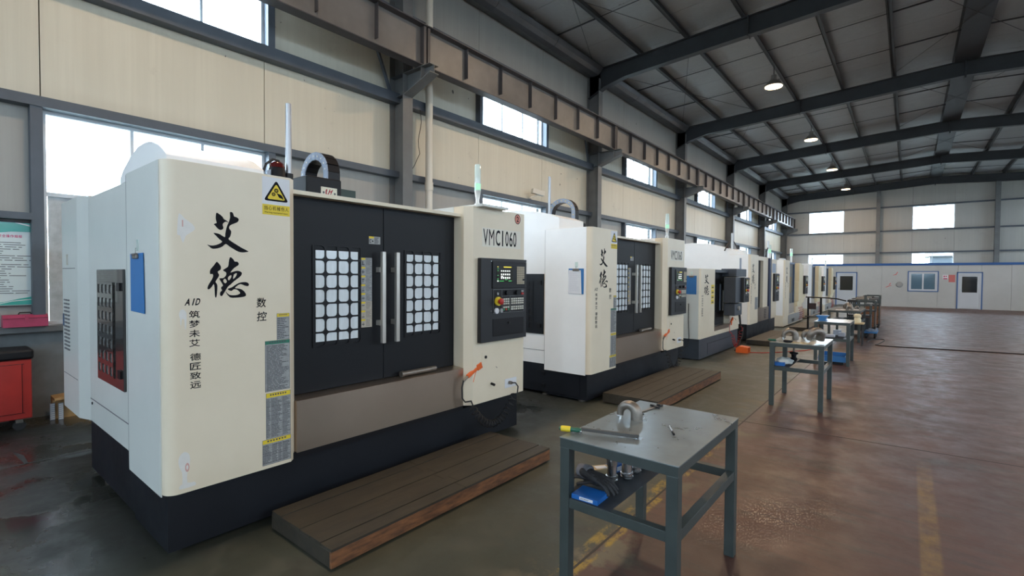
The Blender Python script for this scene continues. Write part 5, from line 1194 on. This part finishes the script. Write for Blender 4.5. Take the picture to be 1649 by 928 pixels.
a.poly([[(Y0_, Z0_+0.01), (Y1_-0.01, Z0_+0.01), (Y1_-0.01, Z0_+0.11), (0.92, Z0_+0.105), (0.80, Z0_+0.08), (0.68, Z0_+0.045), (0.5, Z0_+0.02)]], smooth=False); a.build('teal_bands', M['postergreen'], t)
a = Print((-8.1728, 0, 0)); a.poly([[(0.78, Z1_-0.008), (0.90, Z1_-0.04), (0.995, Z1_-0.095), (0.995, Z1_-0.085), (0.91, Z1_-0.03), (0.82, Z1_-0.008)], ], smooth=False)
a.poly([[(0.62, Z0_+0.015), (0.75, Z0_+0.05), (0.9, Z0_+0.065), (0.99, Z0_+0.06), (0.99, Z0_+0.068), (0.9, Z0_+0.075), (0.75, Z0_+0.06), (0.6, Z0_+0.018)]], smooth=False); a.build('white_swooshes', M['posterwhite'], t)
a = Print((-8.1722, 0, 0))
for i, ch in enumerate('安全操作规程'): a.text(ch, 0.640+i*0.034, 0.640+i*0.034+0.030, 2.165, 2.20, bold=0.012)
a.build('poster_title', M['posterpink'], t)
a = Print((-8.1722, 0, 0)); a.lines(0.24, 0.95, 1.50, 2.12, 24, th=0.28, rnd=random.Random(5)); a.build('poster_text', M['ink'], t)
# pale timber block with steel racks leaning by the wall
t = thing('timber_block', 'pale timber block with grey metal racks leaning on it, on the floor by the wall', 'timber', (-7.9, 1.17, 0))
MB().prism([(1.05, 0.0), (1.42, 0.0), (1.42, 0.30), (1.05, 0.27)], 'x', -8.05, -7.93).build('board', M['pine'], t)
MB().prism([(1.05, 0.24), (1.42, 0.27), (1.42, 0.30), (1.05, 0.27)], 'x', -7.93, -7.80).build('board', M['pine'], t)
for x, y in ((-7.90, 1.02), (-7.86, 1.09)):
    r_ = box('metal_rack', M['chainlight'], (x, x+0.02, y, y+0.045, 0.0, 0.20), t)
    m = MB(); [m.box(x+0.02, x+0.026, y+0.004, y+0.041, 0.01+i*0.024, 0.024+i*0.024) for i in range(8)]; m.build('rack_teeth', M['alu'], r_, kind='stuff')

# ================================================================== WORKBENCHES
def workbench(label, x0, x1, y0, y1, h=0.87, shelf=0.24, sz=0.49, top='benchtop'):
    t = thing('steel_workbench', label, 'workbench', ((x0+x1)/2, (y0+y1)/2, 0), 'steel workbenches along the aisle')
    w = 0.058
    for x in (x0, x1-w):
        for y in (y0, y1-w): box('leg', M['bench'], (x, x+w, y, y+w, 0, h-0.055), t, bevel=0.003)
    f = MB()
    for b in ((x0, x1, y0, y0+0.05), (x0, x1, y1-0.05, y1), (x0, x0+0.05, y0+0.05, y1-0.05), (x1-0.05, x1, y0+0.05, y1-0.05)): f.box(*b, h-0.055, h-0.006)
    f.build('top_frame', M['bench'], t)
    box('tabletop', M[top], (x0-0.004, x1+0.004, y0-0.004, y1+0.004, h-0.006, h), t, bevel=0.0015)
    for b in ((x0+w, x1-w, y0+0.004, y0+0.05), (x0+w, x1-w, y1-0.05, y1-0.004), (x0+0.004, x0+0.05, y0+w, y1-w), (x1-0.05, x1-0.004, y0+w, y1-w)): box('lower_rail', M['bench'], (*b, sz, sz+0.052), t, bevel=0.002)
    box('lower_shelf', M['darkshelf'], (x0+0.004, x0+shelf, y0+0.006, y1-0.006, sz+0.052, sz+0.056), t)
    return t
workbench('grey-green steel workbench nearest the camera, with pipe bend and file on it', -1.47, -0.815, 2.24, 3.27, shelf=0.30)
SH = 0.546
def pipe_bend(label, x, y, z, R, r0, r1, yaw, up=True, col=None):
    """a cast return bend standing on its two ends, thicker at one end, with a threaded nipple"""
    t = thing('pipe_bend', label, 'pipe bend', (x, y, z), 'cast pipe bends on the benches', rotz=yaw)
    N = 18; pts = []; tp = []
    for i in range(N+1):
        a = PI*i/N; pts.append((-R*math.cos(a), 0, R*math.sin(a)*1.05+r1*0.9)); tp.append((r0+(r1-r0)*i/N)/r0)
    pts = [(-R, 0, r1*0.55)] + pts + [(R, 0, 0.0)]; tp = [1.0] + tp + [r1/r0]
    m = MB().tube(pts, r0, 16, taper=tp).build('bend', col or M['castiron'], t, smooth=True, local=True)
    MB().tube([(-R, 0, 0.0), (-R, 0, r1*0.75)], r0*0.72, 8).build('threaded_nipple', M['chrome'], t, local=True)
    MB().tube([(-R, 0, 0.014), (-R, 0, 0.03)], r0*0.98, 6).build('hex_collar', M['chrome'], t, local=True)
    return t
pipe_bend('cast steel U-shaped pipe bend standing on the nearest workbench', -1.335, 2.80, 0.87, 0.052, 0.021, 0.036, 0.15)
# flat file
t = thing('flat_file', 'flat steel file with a green and yellow handle on the nearest workbench', 'file', (-1.33, 2.40, 0.87), rotz=math.atan2(0.16, 0.42))
MB().lathe((-0.215, 0, 0.016), [(0.009, 0), (0.0155, 0.012), (0.016, 0.05), (0.012, 0.08), (0.0145, 0.105), (0.009, 0.125)], 14, axis=(1, 0, 0)).build('handle', mat('file_green', (0.015, 0.10, 0.06), 0.4), t, smooth=True, local=True)
MB().lathe((-0.205, 0, 0.016), [(0.0155, 0), (0.0168, 0.01), (0.0168, 0.045), (0.0145, 0.055)], 14, axis=(1, 0, 0)).build('handle_grip', M['yellow'], t, smooth=True, local=True)
MB().prism([(-0.09, 0.014), (0.225, 0.004), (0.225, 0.024), (-0.09, 0.030)], 'y', -0.004, 0.012).build('blade', mat('file_steel', (0.10, 0.095, 0.09), 0.5, metal=0.6), t, local=True)
MB().cyl((-0.095, 0, 0.012), (-0.085, 0, 0.012), 0.01, 10).build('ferrule', M['chrome'], t, local=True)
# scriber pen
t = thing('scriber', 'small dark scriber lying at the right of the nearest workbench top', 'scriber', (-1.04, 2.74, 0.87), rotz=math.atan2(-0.155, 0.09))
MB().cyl((-0.07, 0, 0.006), (0.06, 0, 0.006), 0.0055, 10).build('shaft', M['chrome'], t, smooth=True, local=True)
MB().cyl((0.04, 0, 0.0065), (0.085, 0, 0.0065), 0.0065, 10).build('grip', M['black'], t, smooth=True, local=True)
MB().tube([(-0.07, 0, 0.006), (-0.1, 0, 0.003)], 0.0045, 8, taper=[1, 0.1]).build('tip', M['wood'], t, local=True)
# caliper
t = thing('caliper', 'dark sliding caliper lying at the back corner of the nearest workbench', 'caliper', (-1.32, 3.08, 0.87), rotz=math.atan2(0.30, 0.05))
MB().box(-0.15, 0.15, -0.008, 0.008, 0.003, 0.007).build('beam', M['castiron'], t, local=True)
MB().prism([(0.07, -0.035), (0.085, -0.012), (0.15, -0.012), (0.15, 0.012), (0.10, 0.012), (0.098, 0.05), (0.088, 0.05), (0.085, 0.012), (0.06, 0.012), (0.06, -0.012)], 'z', 0.0, 0.012).build('slider', M['black'], t, local=True)
MB().prism([(-0.15, -0.01), (-0.135, -0.045), (-0.128, -0.045), (-0.13, 0.01), (-0.13, 0.03), (-0.137, 0.03), (-0.15, 0.01)], 'z', 0.001, 0.009).build('jaw', M['black'], t, local=True)
MB().cyl((0.11, 0.0, 0.012), (0.11, 0.0, 0.019), 0.012, 12).build('dial', M['black'], t, local=True)
# on the lower shelf
t = thing('blue_carton', 'flat bright blue carton with a white label, under the black gloves', 'box', (-1.325, 2.305, SH), rotz=0.04)
MB().box(-0.078, 0.078, -0.05, 0.08, 0, 0.026).build('carton', M['bluebox'], t, local=True, bevel=0.001)
MB().box(-0.03, 0.05, -0.0512, -0.05, 0.006, 0.021).build('label', M['paper'], t, local=True)
a = Print((0, -0.0516, 0), u=(1, 0, 0)); a.lines(-0.024, 0.044, 0.009, 0.018, 2, th=0.5); a.mb.build('label_print', M['ink'], t, local=True)
def glove(t, name_off, base, d, up, scale, m):
    """four bent fingers, a thumb and a palm as one skin"""
    d = Vector(d).normalized(); up = Vector(up).normalized(); s = d.cross(up).normalized(); B = Vector(base)
    bm_v = []; edges = []; rad = []
    def add(p, r): bm_v.append(tuple(B + (d*p[0]+s*p[1]+up*p[2])*scale)); rad.append(r*scale); return len(bm_v)-1
    w0 = add((-0.05, 0, 0.012), 0.036); w1 = add((0.0, 0, 0.014), 0.034); edges.append((w0, w1)); p1 = add((0.045, 0, 0.018), 0.036); edges.append((w1, p1))
    for i, (sy, L) in enumerate(((-0.033, 0.065), (-0.011, 0.078), (0.012, 0.074), (0.034, 0.058))):
        prev = p1
        for j, (q, h, r) in enumerate(((0.085, 0.026, 0.013), (0.085+L*0.45, 0.024, 0.0115), (0.085+L*0.8, 0.008, 0.0105), (0.085+L, -0.006, 0.009))):
            k = add((q, sy*(1+0.12*j), h), r); edges.append((prev, k)); prev = k
    prev = w1
    for q, sy, h, r in ((0.03, -0.05, 0.014, 0.014), (0.065, -0.07, 0.01, 0.012), (0.09, -0.075, 0.002, 0.010)):
        k = add((q, sy, h), r); edges.append((prev, k)); prev = k
    me = bpy.data.meshes.new('glove'); me.from_pydata(bm_v, edges, []); me.materials.append(m)
    o = bpy.data.objects.new('work_glove', me); COL.objects.link(o)
    sk = o.modifiers.new('skin', 'SKIN'); sk.use_smooth_shade = True
    for i, v in enumerate(me.skin_vertices[0].data): v.radius = (rad[i], rad[i]*0.75)
    me.skin_vertices[0].data[0].use_root = True
    ss = o.modifiers.new('sub', 'SUBSURF'); ss.levels = 2; ss.render_levels = 2
    return o
g = glove(None, 0, (-1.40, 2.42, SH+0.066), (0.95, 0.05, -0.30), (0.1, 0, 1), 1.15, M['glovedark']); tag(g, 'black coated work glove, upper one of the pair on the nearest bench shelf', 'glove', 'work gloves')
g = glove(None, 0, (-1.36, 2.46, SH+0.030), (-0.9, -0.1, -0.05), (0, 0, 1), 1.05, M['glovedark']); tag(g, 'black work glove crumpled under the other one on the nearest bench shelf', 'glove', 'work gloves')
t_ = MB().lathe((-1.475, 2.44, SH+0.085), [(0.012, 0), (0.034, 0.01), (0.040, 0.05), (0.040, 0.085)], 14, axis=(0.95, -0.1, 0.0)); tag(t_.build('glove_cuff', M['glovegrey'], smooth=True), 'grey knitted glove cuff lying over the black gloves', 'glove', 'work gloves')
def tool_holder(label, x, y, s=1.0):
    t = thing('tool_holder', label, 'tool holder', (x, y, SH+0.004), 'steel tool holders on the shelf')
    MB().lathe((x, y, SH+0.004), [(0.020*s, 0), (0.024*s, 0.01), (0.031*s, 0.012), (0.031*s, 0.02), (0.026*s, 0.024), (0.026*s, 0.028), (0.031*s, 0.032), (0.031*s, 0.04), (0.024*s, 0.042)], 20).build('taper_flange', M['chrome'], t, smooth=True)
    b = MB().lathe((x, y, SH+0.046), [(0.024*s, 0), (0.0245*s, 0.05*s), (0.027*s, 0.052*s), (0.0275*s, 0.085*s), (0.018*s, 0.092*s), (0.014*s, 0.08*s)], 20).build('collet_nut', M['chrome'], t, smooth=True)
    n = MB()
    for i in range(6):
        a = 2*PI*i/6; n.box(x+math.cos(a)*0.0265*s-0.003, x+math.cos(a)*0.0265*s+0.003, y+math.sin(a)*0.0265*s-0.003, y+math.sin(a)*0.0265*s+0.003, SH+0.046+0.056*s, SH+0.046+0.08*s)
    n.build('nut_notches', M['castiron'], b)
tool_holder('steel tool holder beside the black gloves on the shelf, lowest looking', -1.325, 2.57, 1.15)
tool_holder('steel tool holder standing in the middle of the nearest bench shelf', -1.279, 2.67, 1.25)
tool_holder('third steel tool holder from the gloves on the nearest bench shelf', -1.275, 2.785, 1.1)
tool_holder('furthest steel tool holder on the nearest bench shelf', -1.27, 2.88, 1.0)
t = thing('cardboard_box', 'small tan cardboard box on the shelf behind the gloves', 'box', (-1.43, 2.62, SH), rotz=0.9)
MB().box(-0.07, 0.07, -0.035, 0.035, 0, 0.05).build('carton', M['card'], t, local=True, bevel=0.001); MB().box(-0.03, 0.04, -0.02, 0.02, 0.05, 0.051).build('label', M['paper'], t, local=True)
t = thing('blue_white_box', 'blue and white carton on the shelf behind the tool holders', 'box', (-1.385, 2.79, SH), rotz=1.35)
MB().box(-0.10, 0.10, -0.03, 0.03, 0, 0.045).build('carton', M['bluebox'], t, local=True, bevel=0.001); MB().box(-0.06, 0.07, -0.0312, -0.03, 0.008, 0.034).build('label', M['paper'], t, local=True)

workbench('grey-green steel workbench second from the camera, with three pipe bends on it', -1.47, -0.835, 7.45, 8.42)
pipe_bend('cast pipe bend standing at the left end of the second workbench', -1.33, 8.05, 0.87, 0.078, 0.030, 0.042, 0.35)
pipe_bend('cast pipe bend standing at the back in the middle of the second workbench', -1.12, 8.25, 0.87, 0.066, 0.030, 0.038, 0.3)
t = pipe_bend('large cast pipe bend at the right end of the second workbench', -0.985, 7.78, 0.885, 0.078, 0.042, 0.056, 0.75); t.rotation_euler = (0.35, 0.0, 0.75); t.location.z = 0.912
t = thing('hand_tool', 'green handled file lying at the left edge of the second workbench', 'file', (-1.36, 7.62, 0.87), rotz=0.15)
MB().lathe((-0.16, 0, 0.016), [(0.010, 0), (0.016, 0.02), (0.014, 0.09), (0.009, 0.1)], 12, axis=(1, 0, 0)).build('handle', mat('file_green', (0.015, 0.10, 0.06), 0.4), t, local=True, smooth=True); MB().box(-0.06, 0.2, -0.012, 0.012, 0.005, 0.012).build('blade', M['castiron'], t, local=True)
t = thing('hand_tool', 'dark handled scraper lying beside the green file on the second workbench', 'scraper', (-1.22, 7.56, 0.87), rotz=-0.05)
MB().lathe((-0.10, 0, 0.018), [(0.010, 0), (0.018, 0.02), (0.016, 0.09), (0.007, 0.11)], 12, axis=(1, 0, 0)).build('handle', M['black'], t, local=True, smooth=True); MB().box(0.0, 0.22, -0.006, 0.006, 0.006, 0.012).build('blade', mat('brass_tint', (0.5, 0.35, 0.12), 0.4, metal=0.6), t, local=True)
t = thing('rag_bundle', 'white rag bundle over a blue carton on the second bench shelf', 'rag', (-1.36, 7.62, SH))
box('blue_carton_edge', M['bluebox'], (-1.44, -1.30, 7.52, 7.62, SH, SH+0.045), t)
import bmesh
bm = bmesh.new(); bmesh.ops.create_icosphere(bm, subdivisions=3, radius=1)
rn = random.Random(4)
from mathutils import noise as mnoise
for v in bm.verts:
    n_ = mnoise.noise(v.co*2.2)*0.35; v.co = Vector((v.co.x*0.11*(1+n_), v.co.y*0.09*(1+n_), max(v.co.z, -0.5)*0.06*(1+n_)))
me = bpy.data.meshes.new('rag'); bm.to_mesh(me); bm.free(); me.materials.append(mat('white_rag', (0.55, 0.57, 0.55), 0.9)); [setattr(p, 'use_smooth', True) for p in me.polygons]
o = bpy.data.objects.new('rag', me); COL.objects.link(o); o.parent = t; o.location = (0.03, 0.04, 0.045)
t = thing('tool_holder', 'black drill holder with bit pointing up on the second bench shelf', 'tool holder', (-1.27, 8.05, SH+0.004), 'steel tool holders on the shelf')
MB().lathe((-1.27, 8.05, SH+0.004), [(0.03, 0), (0.045, 0.02), (0.045, 0.05), (0.03, 0.06), (0.035, 0.10), (0.055, 0.105), (0.055, 0.13), (0.02, 0.14)], 18).build('chuck', M['black'], t, smooth=True)
MB().cyl((-1.27, 8.05, SH+0.144), (-1.27, 8.05, SH+0.25), 0.012, 10).build('drill_bit', M['castiron'], t, smooth=True)

workbench('steel workbench third from the camera, with a blue funnel-shaped stand at its corner', -1.49, -0.88, 11.7, 12.65, shelf=0.5)
t = thing('blue_stand', 'small blue plastic stand at the left corner of the third workbench', 'stand', (-1.38, 12.0, 0.87))
MB().prism([(-1.50, 0.98), (-1.26, 0.98), (-1.32, 0.93), (-1.32, 0.89), (-1.29, 0.87), (-1.47, 0.87), (-1.44, 0.89), (-1.44, 0.93)], 'y', 11.9, 12.1).build('stand', M['blue'], t)
for i, (x, y, w) in enumerate(((-1.22, 11.85, 0.16), (-1.05, 12.1, 0.12), (-1.15, 12.35, 0.14))):
    tag(box('white_bottle', mat('bottle_white', (0.5, 0.5, 0.55), 0.4), (x-w/2, x+w/2, y-0.05, y+0.05, SH+0.01, SH+0.06+0.03*i), bevel=0.01), 'small pale carton on the third bench shelf, %s from the left leg' % ordn[i], 'box', 'cartons on the third bench shelf')
t = thing('blue_tray', 'blue plastic tray on the floor under the third workbench', 'tray', (-1.18, 12.17, 0))
m = MB(); m.box(-1.42, -0.95, 11.80, 12.55, 0.06, 0.08); m.box(-1.42, -1.40, 11.80, 12.55, 0.08, 0.17); m.box(-0.97, -0.95, 11.80, 12.55, 0.08, 0.17); m.box(-1.40, -0.97, 11.80, 11.82, 0.08, 0.17); m.box(-1.40, -0.97, 12.53, 12.55, 0.08, 0.17)
m.build('tray', M['blue'], t); box('tray_base', M['black'], (-1.38, -0.99, 11.85, 12.5, 0, 0.06), t)

# bench 4, cluttered, and the trolleys beyond
workbench('dark cluttered workbench fourth from the camera, with papers and castings', -1.75, -1.0, 16.3, 18.4, h=0.86, top='darkshelf')
rn = random.Random(11)
for i in range(4):
    x, y = -1.6+0.1*i, 16.5+i*0.08
    tag(box('paper_sheet', M['paper'], (x, x+0.22, y, y+0.3, 0.861+i*0.002, 0.8625+i*0.002)), 'white paper sheet on the fourth workbench, %s of the fanned sheets from the camera' % ordn[i], 'paper', 'papers on the fourth workbench')
for i in range(6):
    x, y = -1.42+rn.random()*0.34, 16.6+i*0.26; s = 0.5+rn.random()*0.4
    pipe_bend('small dark cast fitting in the heap on the fourth workbench, %s from the camera' % ordn[i], x, y, 0.86, 0.07*s*1.3, 0.03*s*1.3, 0.04*s*1.3, rn.random()*3)
t = thing('stool', 'small dark steel stool carrying a cream can, right of the third workbench', 'stool', (-1.02, 15.75, 0))
for x in (-1.16, -0.93):
    for y in (15.6, 15.9): box('leg', M['darkshelf'], (x, x+0.03, y, y+0.03, 0, 0.56), t)
box('seat', M['card'], (-1.18, -0.88, 15.56, 15.96, 0.56, 0.59), t)
t = thing('oil_can', 'cream plastic can standing on the small dark stool', 'can', (-1.03, 15.75, 0.59))
MB().lathe((-1.03, 15.75, 0.59), [(0.08, 0), (0.085, 0.02), (0.085, 0.09), (0.06, 0.12), (0.085, 0.15), (0.085, 0.2), (0.05, 0.23)], 16).build('body', M['cream2'], t, smooth=True)
box('label', M['black'], (-1.12, -1.10, 15.7, 15.8, 0.63, 0.69), t)
def trolley(label, x0, x1, y0, y1, h, side=M['woodedge']):
    t = thing('trolley', label, 'trolley', ((x0+x1)/2, (y0+y1)/2, 0), 'steel trolleys beyond the fourth workbench')
    for x in (x0, x1-0.035):
        for y in (y0, y1-0.035): box('post', M['bench'], (x, x+0.035, y, y+0.035, 0.12, h), t)
    m = MB(); m.box(x0, x1, y0, y0+0.035, h, h+0.035); m.box(x0, x1, y1-0.035, y1, h, h+0.035); m.box(x0, x0+0.035, y0+0.035, y1-0.035, h, h+0.035); m.box(x1-0.035, x1, y0+0.035, y1-0.035, h, h+0.035); m.build('push_frame', M['bench'], t)
    box('deck', M['darkshelf'], (x0, x1, y0, y1, 0.14, 0.18), t); box('deck', M['darkshelf'], (x0, x1, y0, y1, h-0.32, h-0.28), t)
    box('side_board', side, (x1-0.02, x1-0.005, y0+0.035, y1-0.035, 0.18, h-0.34), t); box('end_board', side, (x0+0.04, x1-0.04, y0+0.005, y0+0.02, 0.18, h-0.34), t)
    for x in (x0+0.06, x1-0.06):
        for y in (y0+0.1, y1-0.1): MB().tube([(x-0.02, y, 0.06), (x+0.02, y, 0.06)], 0.06, 12).build('wheel', M['rubber'], t, smooth=True)
trolley('low dark steel trolley nearest beyond the fourth workbench', -1.49, -0.88, 18.55, 19.2, 0.90, side=M['darkshelf'])
trolley('middle steel trolley of the three beyond the fourth workbench, brown boarded', -1.30, -0.81, 19.7, 20.4, 1.0)
trolley('tallest steel trolley of the three, furthest and rightmost, brown boarded', -1.20, -0.75, 21.1, 21.9, 1.14)
t = thing('platform_cart', 'low blue platform cart with metal parts on it, right of the fourth workbench', 'cart', (-0.84, 18.0, 0))
box('deck', M['blue'], (-0.985, -0.68, 17.6, 18.45, 0.16, 0.20), t)
for x in (-0.94, -0.74):
    for y in (17.72, 18.33): MB().tube([(x-0.02, y, 0.08), (x+0.02, y, 0.08)], 0.08, 12).build('wheel', M['rubber'], t, smooth=True)
m = MB()
for i in range(14): x = -0.96+rn.random()*0.22; y = 17.65+rn.random()*0.7; m.box(x, x+0.05, y, y+0.06, 0.20, 0.23+rn.random()*0.04)
tag(m.build('scrap_parts', M['chainlight'], kind='stuff'), 'loose grey metal parts lying on the low blue cart', 'metal parts')
t = thing('surface_rack', 'dark steel rack with a long curved bar, left of the fourth workbench', 'rack', (-2.35, 18.6, 0))
for x in (-2.55, -2.2): box('post', M['black'], (x, x+0.05, 18.4, 18.5, 0, 1.12), t)
MB().tube([(-2.6, 18.45, 1.14), (-2.0, 18.45, 1.13), (-1.75, 18.45, 1.11), (-1.5, 18.45, 1.05)], 0.02, 8).build('bar', M['black'], t, smooth=True)
box('shelf', M['darkshelf'], (-2.6, -2.15, 18.3, 18.6, 0.5, 0.53), t); box('back_panel', mat('dark_red_panel', (0.03, 0.012, 0.012), 0.5), (-2.50, -2.30, 18.39, 18.4, 0.75, 0.95), t)
for i, (y, n_) in enumerate(((23.6, 'first'), (25.4, 'second'), (27.4, 'third'))):
    t = thing('surface_table', 'dark surface table beyond the trolleys, %s of the far ones' % n_, 'table', (-1.3, y, 0), 'far dark tables')
    box('top', M['darkshelf'], (-1.85, -0.95, y-0.5, y+0.5, 0.84, 0.92), t)
    for x in (-1.8, -1.05):
        for yy in (y-0.45, y+0.4): box('leg', M['bench'], (x, x+0.05, yy, yy+0.05, 0, 0.84), t)
    box('casting', M['castiron'], (-1.6, -1.2, y-0.2, y+0.2, 0.92, 1.0), t, bevel=0.02)
# black hose across the aisle with its loop
pts = [(-0.86, 16.6, 0.012), (-0.84, 17.0, 0.012), (-0.72, 17.4, 0.012), (-0.55, 17.6, 0.012), (-0.50, 17.2, 0.012), (-0.60, 16.2, 0.012), (-0.62, 15.95, 0.012), (-0.2, 15.9, 0.012), (0.6, 16.1, 0.012), (1.4, 16.25, 0.012), (2.6, 16.5, 0.012), (4.5, 16.9, 0.012), (7, 17.2, 0.012)]
def smooth_path(p, n=5):
    out = []
    for i in range(len(p)-1):
        a, b, c, d = [Vector(p[max(0, min(len(p)-1, k))]) for k in (i-1, i, i+1, i+2)]
        for j in range(n): t_ = j/n; out.append(0.5*((2*b)+(c-a)*t_+(2*a-5*b+4*c-d)*t_*t_+(-a+3*b-3*c+d)*t_**3))
    return out + [Vector(p[-1])]
tag(MB().tube(smooth_path(pts), 0.013, 6).build('floor_hose', M['rubber'], smooth=True), 'black hose snaking across the aisle floor with a loop near the stool', 'hose')
